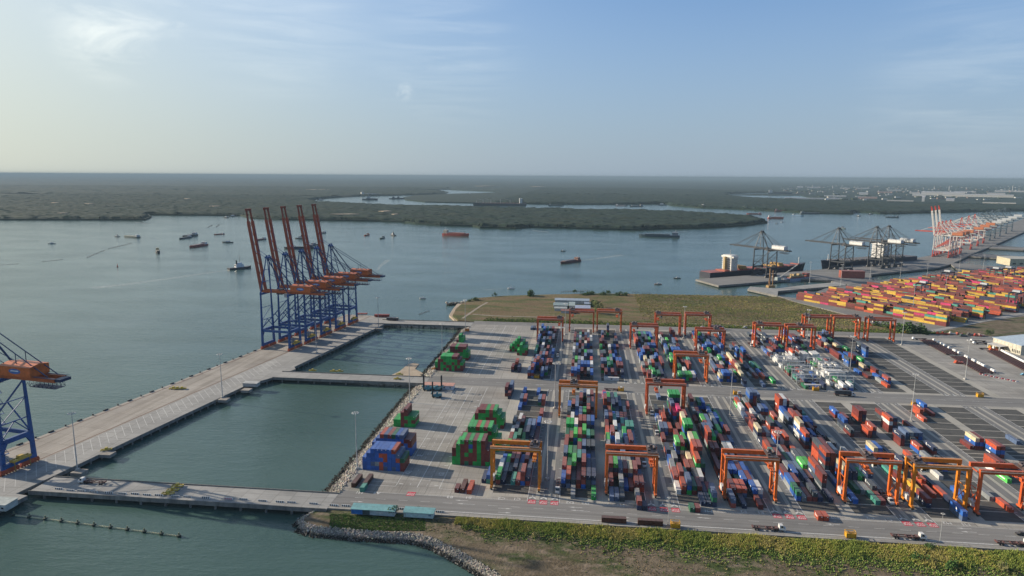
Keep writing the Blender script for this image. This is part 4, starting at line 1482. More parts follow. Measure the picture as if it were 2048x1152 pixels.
# the neighbouring terminal: blocks of boxes set side-on
TU, TV, TO = Vector((0.60, -0.80)), Vector((0.80, 0.60)), Vector((297, 981))
TANG = math.atan2(TU.y, TU.x) - math.pi / 2
T2 = {}
tb = random.Random(5)
NU, NV = 16, 210
HB = {}
Y2P = ccw([G(x, y, 0) for x, y in [(1585, 600), (1602, 593), (1690, 573), (1742, 565), (1800, 558), (1870, 549), (1918, 543), (1996, 548), (2048, 546), (2260, 560), (2260, 620), (2050, 618), (1985, 633), (1900, 652), (1850, 657), (1762, 647), (1722, 639), (1690, 627), (1640, 614)]])
VR = [tb.choice((-2, -1, 0, 0, 1, 1)) for v in range(NV)]
for v in range(NV):
    blk, rr = divmod(v, 4)
    for u in range(NU):
        h = 0
        if rr < 3:
            key = (blk, u // 5)
            if key not in HB: HB[key] = tb.choice((3, 3, 4, 4, 4))
            h = max(0, min(5, HB[key] + VR[v] + tb.choice((-3, -1, -1, 0, 0, 0, 0, 1)))) if HB[key] else 0
        if v == 0 and u < 9: h = (3, 3, 3, 4, 4, 3, 3, 3, 1)[u]
        if u == 15 and blk % 3: h = 0
        T2[(u, v)] = h
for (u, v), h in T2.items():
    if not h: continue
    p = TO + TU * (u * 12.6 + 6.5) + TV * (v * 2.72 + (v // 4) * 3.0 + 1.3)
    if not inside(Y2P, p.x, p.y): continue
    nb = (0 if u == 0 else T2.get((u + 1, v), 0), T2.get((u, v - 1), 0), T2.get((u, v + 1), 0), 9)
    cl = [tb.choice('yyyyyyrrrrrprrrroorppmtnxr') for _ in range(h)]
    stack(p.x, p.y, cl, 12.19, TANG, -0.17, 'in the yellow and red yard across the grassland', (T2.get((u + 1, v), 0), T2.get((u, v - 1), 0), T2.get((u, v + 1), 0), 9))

# the 300 that show largest stand as objects of their own; the rest are one mass
for q in BOX:
    cx, cy, cz = q['x'], q['y'], H - q['z'] - 1.3
    d2 = cx * cx + cy * cy + cz * cz
    d = math.sqrt(d2)
    e = q['e']
    A = CW * q['L'] * cz / d * e[0] + CW * 2.6 * cy / d * e[1] + q['L'] * 2.6 * (max(0, cx) / d * e[2] + max(0, -cx) / d * e[3])
    q['s'] = A / d2
    px = CX + F * (RT.x * cx + RT.y * cy + RT.z * -cz) / (FWD.x * cx + FWD.y * cy + FWD.z * -cz)
    if not -10 < px < 2058: q['s'] *= 0.02
BOX.sort(key=lambda q: -q['s'])
used_lab = set()
MAXN = 300
ol = random.Random(2)


def logo_for(q):
    c = q['c']
    if not q['logos']: return ''
    if c in 'gl': return 'band' if q['e'][3] or q['e'][2] else 'small'
    if c in 'nk' and ol.random() < .55: return 'squiggle'
    if c == 'o' and q['x'] > 90 and ol.random() < .35: return 'squiggle'
    if c == 'b' and ol.random() < .45: return 'dot'
    return 'small' if ol.random() < .4 else ''


idx, mass = 0, []
for q in BOX:
    TN = ('ground level', 'second tier', 'third tier', 'fourth tier', 'fifth tier', 'sixth tier')[q['tier']] if q['n'] > 1 else 'single'
    if q['n'] > 1 and q['tier'] == q['n'] - 1: TN = 'topmost'
    lab = '%s %s container, %s' % (PALN[q['c']], TN, q['where'])
    if idx < MAXN and q['where'] and lab not in used_lab and len(lab.replace(',', '').split()) <= 16:
        used_lab.add(lab)
        nm = '40' if q['L'] > 8 else '20'
        o = bpy.data.objects.new('shipping_container', CM[nm + logo_for(q)])
        COL.objects.link(o)
        o.location = (q['x'] + ol.uniform(-.04, .04), q['y'] + ol.uniform(-.06, .06), q['z'])
        o.rotation_euler = (0, 0, q['rz'])
        c = PAL[q['c']]; f = ol.uniform(.8, 1.2)
        o.color = (c[0] * f, c[1] * f, c[2] * f, 1)
        tag(o, lab, 'container', 'shipping containers stacked in the yard')
        idx += 1
    else:
        mass.append(q)
V, Fc, Cc = [], [], []
nv = 0
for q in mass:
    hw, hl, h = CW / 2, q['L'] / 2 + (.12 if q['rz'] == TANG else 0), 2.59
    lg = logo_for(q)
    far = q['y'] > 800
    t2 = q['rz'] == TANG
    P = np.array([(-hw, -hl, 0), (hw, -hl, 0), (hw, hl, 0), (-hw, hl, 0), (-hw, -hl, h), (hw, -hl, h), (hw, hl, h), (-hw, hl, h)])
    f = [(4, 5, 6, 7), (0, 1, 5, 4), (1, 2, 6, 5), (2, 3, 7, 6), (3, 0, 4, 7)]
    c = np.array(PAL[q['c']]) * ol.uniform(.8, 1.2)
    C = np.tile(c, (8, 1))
    if t2:      # rust-brown roofs, their colour darkened to read dimmer than the sunlit sides
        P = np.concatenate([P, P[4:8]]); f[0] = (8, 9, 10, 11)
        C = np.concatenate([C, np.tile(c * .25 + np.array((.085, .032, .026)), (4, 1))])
    if lg in ('band', 'squiggle', 'dot') or (far and q['c'] == 'y'):
        e = hw + .03
        a, b2, z0, z1 = {'band': (-.62, .62, 1.2, 1.85), 'squiggle': (-.1, .6, 1.0, 1.9), 'dot': (-.12, .12, .8, 1.9)}.get(lg, (-.08, .08, .9, 1.9))
        P = np.concatenate([P, [(-e, b2 * hl, z0), (-e, a * hl, z0), (-e, a * hl, z1), (-e, b2 * hl, z1)]])
        k0 = len(P) - 4; f = f + [(k0, k0 + 1, k0 + 2, k0 + 3)]
        C = np.concatenate([C, np.tile((.03, .03, .03) if far else (.7, .7, .68), (4, 1))])
    cr, sr = math.cos(q['rz']), math.sin(q['rz'])
    P = np.stack([q['x'] + P[:, 0] * cr - P[:, 1] * sr, q['y'] + P[:, 0] * sr + P[:, 1] * cr, q['z'] + P[:, 2]], 1)
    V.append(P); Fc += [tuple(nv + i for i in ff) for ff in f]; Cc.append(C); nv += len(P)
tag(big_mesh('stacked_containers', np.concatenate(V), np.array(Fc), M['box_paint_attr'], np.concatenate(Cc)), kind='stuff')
print('containers', idx, len(mass))

# steel racks for the refrigerated boxes
rk = []


def make_rack():
    t = thing('reefer_rack', 'steel rack', 'rack', (0, 0, 0))
    for i, x in enumerate((-9.6, -3.2, 3.2, 9.6)):
        b = MB()
        for y in (-.8, .8): b.bar((x, y, 0), (x, y, 8.6), .32)
        b.build('post', M['paint'], t, (.42, .44, .44))
    b = MB()
    for z in (2.7, 5.3, 8.3):
        b.box(-9.9, 9.9, -.95, .95, z, z + .16)
        for y in (-.95, .95): b.bar((-9.9, y, z + 1.1), (9.9, y, z + 1.1), .12)
    b.build('walkway', M['paint'], t, (.42, .44, .44))
    b = MB()
    for s in (-1, 1):
        b.bar((s * 9.6, 0, .1), (s * 3.2, 0, 5.3), .2); b.bar((s * 9.6, 0, 5.3), (s * 3.2, 0, 8.3), .2)
    b.build('brace', M['paint'], t, (.42, .44, .44))
    return t


rack = make_rack()
for i, (bi, yy) in enumerate(((7, 566), (7, 580), (7, 594), (7, 608), (7, 623), (8, 566), (8, 580), (8, 594), (8, 608), (8, 623))):
    place(rack, rk, (BX[bi] + 9.7, yy, 0.03), 0, '%s grey steel rack from the cross road among white reefers, %s of the runway strip' % (ORD[i % 5], 'left' if bi == 7 else 'right'), 'racks among the white reefer containers')

# ------------------------------------------------------------------ yard gantry cranes on rubber tyres
P_ = M['paint']


def part(mb, name, parent, color, tint=False, mat=None):
    o = mb.build(name, mat or P_, parent, color)
    if tint: o['tint'] = 1
    return o


def make_rtg(tro):
    """tro: trolley position along the span (m)"""
    t = thing('gantry_crane', 'crane', 'gantry crane')
    OR = (.5, .1, .02)
    for x in (-13.1, 13.1):
        for y in (-4.6, 4.6):
            part(MB().box(x - .68, x + .68, y - .8, y + .8, 2.2, 22.4), 'leg', t, OR, 1)
            for dy in (-1.5, 1.5):
                w = MB(); w.tube((x - .45, y * 1.0 + dy, .78), (x + .45, y + dy, .78), .78, 12)
                o = part(w, 'wheel', t, None, 0, M['rubber'])
            part(MB().box(x - .7, x + .7, y - 2.4, y + 2.4, 1.3, 2.2, .1, .3), 'bogie', t, OR, 1)
        part(MB().box(x - .45, x + .45, -5.2, 5.2, 2.25, 3.2), 'sill_beam', t, OR, 1)
        b = MB()
        b.bar((x, -4, 3.2), (x, 4, 13), .26); b.bar((x, 4, 3.2), (x, -4, 13), .26); b.bar((x, -4.2, 13), (x, 4.2, 13), .3)
        b.bar((x, -4.2, 22), (x, 4.2, 22), .5)
        part(b, 'brace', t, OR, 1)
    for y in (-4.6, 4.6):
        g = part(MB().box(-13.9, 13.9, y - .8, y + .8, 22.4, 24.6), 'main_girder', t, OR, 1)
        b = MB()
        e = -1 if y < 0 else 1
        b.box(-13.8, 13.8, y + e * .76, y + e * 1.6, 23.9, 24.0)
        for i in range(14):
            xx = -13.6 + i * 2.09
            b.bar((xx, y + e * 1.55, 24), (xx, y + e * 1.55, 25.1), .06)
        b.bar((-13.7, y + e * 1.55, 25.1), (13.7, y + e * 1.55, 25.1), .07); b.bar((-13.7, y + e * 1.55, 24.55), (13.7, y + e * 1.55, 24.55), .05)
        part(b, 'walkway', g, (.30, .27, .25))
    part(MB().box(-14.2, -12.0, -2.2, 2.4, 3.25, 5.9), 'power_house', t, (.6, .6, .58))
    tr = MB()
    tr.box(tro - 2.6, tro + 2.6, -5.2, 5.2, 24.6, 25.1)
    tr.tube((tro - 1.5, -1.6, 26), (tro - 1.5, 1.6, 26), .75, 10); tr.tube((tro + 1.5, -1.6, 26), (tro + 1.5, 1.6, 26), .75, 10)
    tr.box(tro - .6, tro + .6, 1.8, 3.4, 25.1, 26.6); tr.box(tro - 2.3, tro - .9, -3.6, -2.2, 25.1, 26.2)
    for sx in (-2.5, 2.5):
        for yy in (-5, -2.5, 0, 2.5, 5): tr.bar((tro + sx, yy, 25.1), (tro + sx, yy, 26.2), .07)
        tr.bar((tro + sx, -5.1, 26.2), (tro + sx, 5.1, 26.2), .08)
    ty = part(tr, 'trolley', t, (.09, .06, .055))
    cb = part(MB().box(tro + 2.0, tro + 3.9, -3.2, -1.2, 19.6, 22.0, -.12, -.1), 'cab', t, (.62, .62, .6))
    part(MB().box(tro + 1.96, tro + 3.94, -3.34, -3.2, 20.4, 21.7), 'window', cb, None, 0, M['glass'])
    s = MB()
    s.box(tro - 1.22, tro + 1.22, -3.0, 3.0, 17.4, 17.9); s.box(tro - 1.0, tro + 1.0, -1.2, 1.2, 17.9, 19.2)
    for yy in (-6, 6): s.box(tro - 1.2, tro + 1.2, yy - .25, yy + .25, 17.2, 17.8)
    for xx in (-.5, .5): s.bar((tro + xx, -6, 17.55), (tro + xx, 6, 17.55), .35)
    sp = part(s, 'spreader', t, (.5, .1, .02), 1)
    c = MB()
    for xx in (-.9, .9):
        for yy in (-1, 1): c.bar((tro + xx * 1.4, yy * 1.5, 24.6), (tro + xx, yy, 19.2), .07)
    part(c, 'hoist_rope', sp, (.03, .03, .03))
    return t


AMB, ORG, DOR = (.60, .20, .012), (.62, .13, .018), (.56, .098, .022)
RTGS = (('L', 0, 350.5, AMB, 10.2, 'amber gantry crane over the first block at the near road'),
        ('R', 0, 467.5, (.6, .17, .012), -3.2, 'amber gantry crane spanning the second block beside the cross road'),
        ('L', 1, 351.5, ORG, 10.6, 'orange gantry crane over the third block at the near road'),
        ('R', 1, 479.5, DOR, -6.5, 'red orange gantry crane over green containers beside the cross road'),
        ('L', 2, 353.5, ORG, 10.5, 'orange gantry crane over the fifth block at the near road'),
        ('L', 3, 357.5, ORG, -1.5, 'orange gantry crane lifting a navy container over the seventh block'),
        ('R', 3, 354.5, AMB, -10.8, 'amber gantry crane with trolley at its left end near the road'),
        ('L', 4, 351.5, DOR, 9.5, 'red orange gantry crane cut by the right edge near the road'),
        ('L', 0, 690.0, DOR, 9.5, 'red orange gantry crane over the far end of the first block'),
        ('R', 0, 736.5, DOR, -10.2, 'red orange gantry crane at the far road, left of a touching pair by the grassland'),
        ('L', 1, 740.5, ORG, 8.5, 'orange gantry crane at the far road with a dark stack beneath'),
        ('R', 1, 671.0, DOR, -9.8, 'red orange gantry crane over the far fourth block'),
        ('L', 2, 731.0, DOR, -10.5, 'red orange gantry crane over white topped boxes at the far road'),
        ('R', 2, 735.5, DOR, 8.8, 'red orange gantry crane at the far road over an empty lane, before the scrub'),
        ('R', 2, 660.0, DOR, 5.5, 'red orange gantry crane over the far sixth block, green boxes beneath'),
        ('L', 2, 563.5, ORG, 8.0, 'orange gantry crane at the cross road over the far fifth block'),
        ('R', 3, 692.5, DOR, -8.5, 'red orange gantry crane left of the white reefers'),
        ('L', 4, 689.0, DOR, -1.0, 'red orange gantry crane behind the white reefers and red containers'),
        ('R', 4, 740.5, DOR, -10.5, 'red orange gantry crane at the far road, left of three by the bushes'),
        ('L', 5, 742.5, DOR, 10.0, 'red orange gantry crane at the far road, middle of three by the bushes'),
        ('R', 5, 735.5, DOR, -10.5, 'red orange gantry crane at the far road, right of three, alone on empty pads'))
for (sd, k, y, colr, tro, lab) in RTGS:
    c = LANES[k]
    x = c - 16.15 if sd == 'L' else c + 16.15
    t = make_rtg(tro)
    place(t, [], (x, y, .05), 0, lab, 'gantry cranes over the container blocks', colr)
# the navy box carried by the crane over the seventh block
o = bpy.data.objects.new('shipping_container', CM['40squiggle']); COL.objects.link(o)
o.location = (LANES[3] - 16.15 - 1.5, 357.5, 14.55); o.color = (.03, .05, .11, 1)
tag(o, 'navy container hanging from the spreader of the seventh block crane', 'container', 'shipping containers stacked in the yard')

# ------------------------------------------------------------------ ship-to-shore cranes


def make_sts(up, gauge, wb, gh, apx, boom, back, ang, C, label, det=True):
    """x points to the water, y along the rails; C: colours legs, girder, house, bogie, boom tip"""
    t = thing('ship_crane', label, 'ship crane')
    X, Y = gauge / 2, wb / 2
    CL, CG, CHs, CB, CT = C[:5]
    lw = 2.5 if det else 1.9
    for sx in (-1, 1):
        for sy in (-1, 1):
            b = MB(); b.bar((sx * X, sy * Y, 3.0), (sx * X, sy * (Y - 1.2), gh + (1.5 if sx > 0 else 0)), lw, 1.5, 1.35)
            part(b, 'leg', t, CL)
            if len(C) > 5:
                b = MB(); b.bar((sx * X, sy * (Y - .37), gh * .33), (sx * X, sy * (Y - 1.15), gh + .4), lw + .12, 1.62)
                part(b, 'upper_leg', t, C[5])
            b = MB(); e_ = sy * (Y - 3.2); b.box(sx * X - .9, sx * X + .9, e_ - 6, e_ + 6, .9, 3.0, .1, .8)
            for i in range(7): b.tube((sx * X - .6, e_ - 5.2 + i * 1.73, .55), (sx * X + .6, e_ - 5.2 + i * 1.73, .55), .55, 8)
            part(b, 'bogie', t, CB)
        b = MB(); b.box(sx * X - .8, sx * X + .8, -Y + .7, Y - .7, 3.2, 5.6)
        part(b, 'sill_beam', t, CL)
        b = MB(); b.box(sx * X - .8, sx * X + .8, -Y + 1.2, Y - 1.2, gh * .31, gh * .31 + 2.8)
        for s in (-1, 1):
            b.face([(sx * X - .6, s * (Y - .9), gh * .22), (sx * X - .6, s * (Y - 3.8), gh * .31), (sx * X - .6, s * (Y - .9), gh * .31)])
            b.face([(sx * X + .6, s * (Y - .9), gh * .22), (sx * X + .6, s * (Y - .9), gh * .31), (sx * X + .6, s * (Y - 3.8), gh * .31)])
        part(b, 'portal_beam', t, CL)
        b = MB(); b.box(sx * X - .9, sx * X + .9, -Y + .6, Y - .6, gh - 1.6, gh + .3)
        part(b, 'cross_beam', t, CL)
        b = MB()
        b.bar((sx * X, -Y + 1, gh * .36), (sx * X, 0, gh * .52), .5); b.bar((sx * X, Y - 1, gh * .36), (sx * X, 0, gh * .52), .5)
        b.bar((sx * X, -Y + 1, gh * .52), (sx * X, Y - 1, gh * .52), .55); b.bar((sx * X, -Y + 1, gh * .74), (sx * X, Y - 1, gh * .74), .45)
        b.bar((sx * X, -Y + 1, gh * .74), (sx * X, Y - 1, gh * .52), .4)
        part(b, 'sway_brace', t, CL)
    for s in (-1, 1):
        b = MB(); b.box(-X, X, s * Y * .93 - .7, s * Y * .93 + .7, gh * .31 + .2, gh * .31 + 2.4)
        part(b, 'portal_tie', t, CL)
        b = MB(); b.bar((X, s * Y * .93, gh * .38), (-X, s * Y * .88, gh * .93), .75); b.bar((-X, s * Y * .93, gh * .36), (0, s * Y * .9, gh * .66), .6)
        part(b, 'diagonal_brace', t, CL)
        b = MB(); b.box(-X - back, X + 2, s * 3.3 - .65, s * 3.3 + .65, gh + .35, gh + 2.7)
        g = part(b, 'girder', t, CG)
    # apex frame
    b = MB()
    for s in (-1, 1):
        b.bar((X, s * (Y - 1.6), gh + 1), (X - 4, s * 2.2, apx), .95, None, .7)
        b.bar((X - 11, s * (Y - 2.5), gh + 1), (X - 5, s * 2.2, apx), .7, None, .5)
        b.bar((X - 1.4, s * (Y - 3.3), gh + (apx - gh) * .33), (X - 9.2, s * (Y - 4.0), gh + (apx - gh) * .33), .4)
    for f in (.33, .66):
        yy = (Y - 1.6) * (1 - f) + 2.2 * f
        b.bar((X - 4 * f, -yy, gh + (apx - gh) * f), (X - 4 * f, yy, gh + (apx - gh) * f), .5)
    b.box(X - 6.2, X - 3, -3.2, 3.2, apx - .6, apx + 1.0)
    for s in (-1, 1): b.tube((X - 4.6, s * 2.0 - .4, apx + 1.7), (X - 4.6, s * 2.0 + .4, apx + 1.7), .9, 10)
    part(b, 'apex_frame', t, CL)
    b = MB()
    for s in (-1, 1):
        b.bar((X - 5, s * 2.6, apx), (-X - back + 5, s * 3.2, gh + 3.0), .42)
        b.bar((X - 5, s * 2.6, apx), (-X, s * (Y - 2.4), gh + .8), .8)
        f = .62
        p = Vector((X - 5, s * 2.6, apx)).lerp(Vector((-X - back + 5, s * 3.2, gh + 3.0)), f)
        b.bar(p, (p.x, p.y, gh + 2.7), .3)
        b.bar((X - 6, s * 2.6, apx - (apx - gh) * .45), (-X - back * .45, s * 3.2, gh + 3.0), .28)
    part(b, 'back_stay', t, (CL[0] * .45, CL[1] * .45, CL[2] * .45))
    # boom
    a = R(ang)
    e = Vector((math.cos(a), 0, math.sin(a))); nn = Vector((-math.sin(a), 0, math.cos(a)))
    h0 = Vector((X + 2.2, 0, gh + 1.6))
    b = MB()
    for s in (-1, 1):
        b.bar(h0 + Vector((0, s * 3.3, 0)), h0 + e * boom * .86 + Vector((0, s * 3.3, 0)), 2.0 if det else 1.3, 2.4)
    for i in range(1, 8):
        q = h0 + e * (boom * .86 * i / 7.5)
        b.bar(q + Vector((0, -3.3, 0)), q + Vector((0, 3.3, 0)), .6)
    if det:
        for i in range(7):
            q0, q1 = h0 + e * (boom * .86 * i / 7), h0 + e * (boom * .86 * (i + 1) / 7)
            b.bar(q0 + Vector((0, -3.2, 0)) + nn * 1.2, q1 + Vector((0, 3.2, 0)) + nn * 1.2, .28)
    bm = part(b, 'boom', t, CG)
    b = MB()
    for s in (-1, 1): b.bar(h0 + e * boom * .86 + Vector((0, s * 3.3, 0)), h0 + e * boom + Vector((0, s * 2.8, 0)), 1.0, 1.6)
    b.bar(h0 + e * boom + Vector((0, -4.2, 0)), h0 + e * boom + Vector((0, 4.2, 0)), 1.4, 2.2)
    part(b, 'boom_tip', bm, CT)
    b = MB()
    if ang < 20:
        for s in (-1, 1):
            b.bar((X - 4, s * 2.4, apx + .5), h0 + e * boom * .84 + Vector((0, s * 3.2, 1)), .5)
            b.bar((X - 4, s * 2.4, apx + .5), h0 + e * boom * .46 + Vector((0, s * 3.2, 1)), .5)
    else:
        q = h0 + e * boom * .5 - nn * -1.2
        for s in (-1, 1):
            b.bar((X - 4, s * 2.4, apx), q + Vector((0, s * 3, 0)), .3); b.bar(q + Vector((0, s * 3, 0)), h0 + e * boom * .78 + Vector((-1.2, s * 3, 0)), .3)
    part(b, 'fore_stay', t, CL)
    hw_ = 6.0 if det else 4.6
    hx0, hx1 = -X - back * (.62 if det else .82), -X - 1.5
    b = MB(); b.box(hx0, hx1, -hw_, hw_, gh + 2.8, gh + 8.4)
    b.hexa([(hx0 - .3, -hw_ - .3, gh + 8.4), (hx1 + .3, -hw_ - .3, gh + 8.4), (hx1 + .3, hw_ + .3, gh + 8.4), (hx0 - .3, hw_ + .3, gh + 8.4),
            (hx0 - .3, -.4, gh + 9.5), (hx1 + .3, -.4, gh + 9.5), (hx1 + .3, .4, gh + 9.5), (hx0 - .3, .4, gh + 9.5)])
    hs = part(b, 'machinery_house', t, CHs)
    if det:
        for s in (-1, 1):
            b = MB()
            xc, zc = (hx0 + hx1) / 2, gh + 5.7
            b.face([(xc + 4.2 * math.cos(q * math.pi / 12) * s, s * (hw_ + .04), zc + 1.5 * math.sin(q * math.pi / 12)) for q in range(24)][::-1])
            lg = part(b, 'logo', hs, (.05, .14, .38))
            b = MB(); b.face([(xc - 3.0 * s, s * (hw_ + .07), zc - .1), (xc + 3.0 * s, s * (hw_ + .07), zc - .1), (xc + 2.4 * s, s * (hw_ + .07), zc + .6), (xc - 2.4 * s, s * (hw_ + .07), zc + .6)][::-1])
            o = part(b, 'logo_lettering', hs, (.62, .68, .75))
    b = MB()
    for s in (-1, 1):
        b.bar((-X - back, s * 5, gh + 3.6), (-X - 1, s * 5, gh + 3.6), .12); b.box(-X - back - 1.5, -X + 1, s * 4.4 - .5, s * 4.4 + .5, gh + 2.72, gh + 2.8)
    b.box(-X - back - 3.5, -X - back + .5, -3.6, 3.6, gh + .8, gh + 2.4)
    b.box(-X - back * .98, -X - back * .5, -3.2, 3.2, gh - 3.6, gh - 3.4)
    for i in range(7):
        q = -X - back * .98 + i * back * .08
        for s in (-1, 1):
            b.bar((q, s * 3.1, gh - 3.4), (q + back * .04, s * 3.1, gh - 1), .14); b.bar((q + back * .04, s * 3.1, gh - 1), (q + back * .08, s * 3.1, gh - 3.4), .14)
            b.bar((q, s * 3.1, gh - 3.4), (q, s * 3.1, gh + .4), .14)
        b.bar((q, -3.1, gh - 2.2), (q, 3.1, gh - 2.2), .12)
    part(b, 'service_platform', t, (CL[0] * .35, CL[1] * .35, CL[2] * .35))
    b = MB(); b.box(-6, 0, -4.6, 4.6, gh - .9, gh + .3); b.box(-5, -1, -2, 2, gh + 2.7, gh + 4.2)
    tr = part(b, 'trolley', t, (.08, .07, .07))
    b = MB(); b.box(-9, -6.3, -1.3, 1.3, gh - 4.2, gh - 1.2, -.1)
    part(b, 'cab', t, (.5, .5, .5))
    b = MB()
    for z in range(6, int(gh) - 2, 6):
        b.box(-X - 2.2, -X - .8, Y - 3, Y + .5, z, z + .12); b.bar((-X - 2.1, Y - 2.8, z), (-X - 2.1, Y + .3, z + 6), .18)
    part(b, 'stair', t, CL)
    return t


BLU, ORB = (.014, .08, .26), (.47, .105, .025)
blue_cols = (BLU, ORB, (.58, .135, .03), (.40, .07, .03), (.30, .06, .025))
BOOMC = (.34, .062, .024)
WHICH = ('cut by the left picture edge, on the near quay', 'nearest of the five in the far row', 'second of the five, counted from the camera', 'middle one of the five in the row', 'fourth of the five, counted from the camera', 'farthest of the five, at the quay end')
for i, t_ in enumerate((-14.5, 273, 302, 332, 363, 393)):
    t = make_sts(True, 30, 19, 55.5, 90, 80, 37, 81, (BLU, ORB, (.58, .135, .03), (.42, .075, .03), (.24, .05, .025)), 'blue ship crane with raised boom, ' + WHICH[i])
    for ch in t.children:
        if ch.name.startswith('boom'): ch.color = BOOMC + (1,)
    p = Q(t_, 15)
    t.location = (p[0], p[1], .03); t.rotation_euler = (0, 0, QANG)
    t['group'] = 'blue and orange ship cranes along the quay'
    # the yellow lifting beam parked between its land-side legs
    b = thing('lifting_beam', 'yellow lifting beam under the blue ship crane ' + WHICH[i], 'lifting beam', Q(t_, -1.5) + (.05,), QANG + math.pi / 2, 'lifting beams under the blue ship cranes')
    YC = (.55, .36, .05)
    m_ = MB()
    for s in (-1, 1): m_.box(-5.6, 5.6, s * 1.1 - .35, s * 1.1 + .35, 5.8, 7.2)
    for q in range(6): m_.box(-5.4 + q * 2.1, -5.0 + q * 2.1, -.75, .75, 6.0, 7.0)
    m_.build('frame', P_, b, YC)
    m_ = MB().box(-1.6, 1.6, -1.5, 1.5, 7.2, 8.5, .2, .2); m_.build('headblock', P_, b, YC)
    m_ = MB()
    for s in (-1, 1):
        for s2 in (-1, 1): m_.bar((s * 4.6, s2 * 1.1, 0), (s * 4.6, s2 * 1.1, 5.8), .35)
    m_.build('stand', P_, b, (.3, .2, .05))
T2Q = Vector((0.83, 0.557)); T2N = Vector((-0.557, 0.83)); T2ANG = math.atan2(T2N.y, T2N.x)
BLK = ((.012, .018, .028), (.012, .018, .028), (.62, .62, .60), (.05, .045, .045), (.03, .035, .045))
for (px, py, lab) in ((1528, 552.5, 'black ship crane with white house over the red decked ship'), (1681, 540, 'black ship crane with lowered boom at the bow of the navy ship'),
                      (1757, 534.5, 'black ship crane amidships on the navy ship, left of two'), (1781, 531.5, 'black ship crane amidships on the navy ship, right of two')):
    t = make_sts(False, 30, 24, 47, 77, 62, 33, 0, BLK, lab, False)
    p = G(px, py)
    t.location = (p[0], p[1], .03); t.rotation_euler = (0, 0, T2ANG); t['group'] = 'black ship cranes at the neighbouring quay'
RWC = ((.50, .055, .03), (.62, .60, .56), (.62, .58, .54), (.46, .055, .03), (.50, .05, .03), (.62, .60, .56))
GRC = ((.10, .14, .17), (.45, .47, .47), (.58, .60, .60), (.1, .12, .14), (.4, .4, .4))
N2 = Vector((-0.80, 0.60)); A2 = math.atan2(N2.y, N2.x)
for i, (px, py, up) in enumerate(((1882, 514, 80), (1889, 511.5, 80), (1896, 509, 80), (1905, 506, 0), (1927, 497.5, 0), (1941, 491, 0), (1953, 485.5, 0))):
    lab = ('red and white ship crane, leftmost raised boom of three', 'red and white ship crane, middle raised boom of three', 'red and white ship crane, right raised boom of three', 'red and white ship crane with lowered boom beside the raised three',
           'red and white ship crane, second with a lowered boom', 'red and white ship crane, third with a lowered boom', 'red and white ship crane with lowered boom next to the grey cranes')[i]
    t = make_sts(True, 30, 20, 46, 74, 62, 26, up, RWC, lab, False)
    for ch in t.children:
        if ch.name.startswith(('back_stay', 'fore', 'portal')): ch.color = (.62, .60, .56, 1)
        if ch.name.startswith('machinery'): ch.color = (.58, .20, .09, 1)
        if ch.name.startswith(('apex', 'sway', 'diag')): ch.color = (.50, .065, .035, 1)
        if ch.name.startswith('boom') and not up: ch.color = (.48, .07, .04, 1)
    p = G(px, py)
    t.location = (p[0], p[1], .03); t.rotation_euler = (0, 0, A2); t['group'] = 'red and white ship cranes down the far quay'
for i, (px, py) in enumerate(((1966, 480), (1976, 476), (1987, 472), (2000, 467), (2012, 462))):
    t = make_sts(False, 30, 22, 46, 74, 58, 28, 0, GRC, ORD[i] + ' grey ship crane with a white house beyond the red and white ones', False)
    p = G(px, py)
    t.location = (p[0], p[1], .03); t.rotation_euler = (0, 0, A2); t['group'] = 'grey ship cranes at the far end of the quay'

# ------------------------------------------------------------------ lamp masts
mu = []


def make_mast():
    t = thing('lamp_mast', 'mast', 'lamp mast')
    part(MB().tube((0, 0, 0), (0, 0, 34.5), .34, 10, .15), 'pole', t, (.42, .43, .42))
    part(MB().box(-1.1, 1.1, -1.1, 1.1, 0, .9, .15, .15), 'footing', t, (.35, .34, .32))
    b = MB()
    for i in range(12):
        a, c = 2 * math.pi * i / 12, 2 * math.pi * (i + 1) / 12
        b.bar((1.6 * math.cos(a), 1.6 * math.sin(a), 34.5), (1.6 * math.cos(c), 1.6 * math.sin(c), 34.5), .14)
    for i in range(4):
        a = math.pi * i / 2
        b.bar((0, 0, 34.4), (1.6 * math.cos(a), 1.6 * math.sin(a), 34.5), .12)
    r = part(b, 'head_ring', t, (.35, .36, .36))
    for i in range(8):
        a = 2 * math.pi * i / 8
        p = Vector((1.8 * math.cos(a), 1.8 * math.sin(a), 34.3))
        part(MB().box(p.x - .35, p.x + .35, p.y - .35, p.y + .35, 34.15, 34.55, .1, .1), 'lamp', r, (.6, .6, .58))
    return t


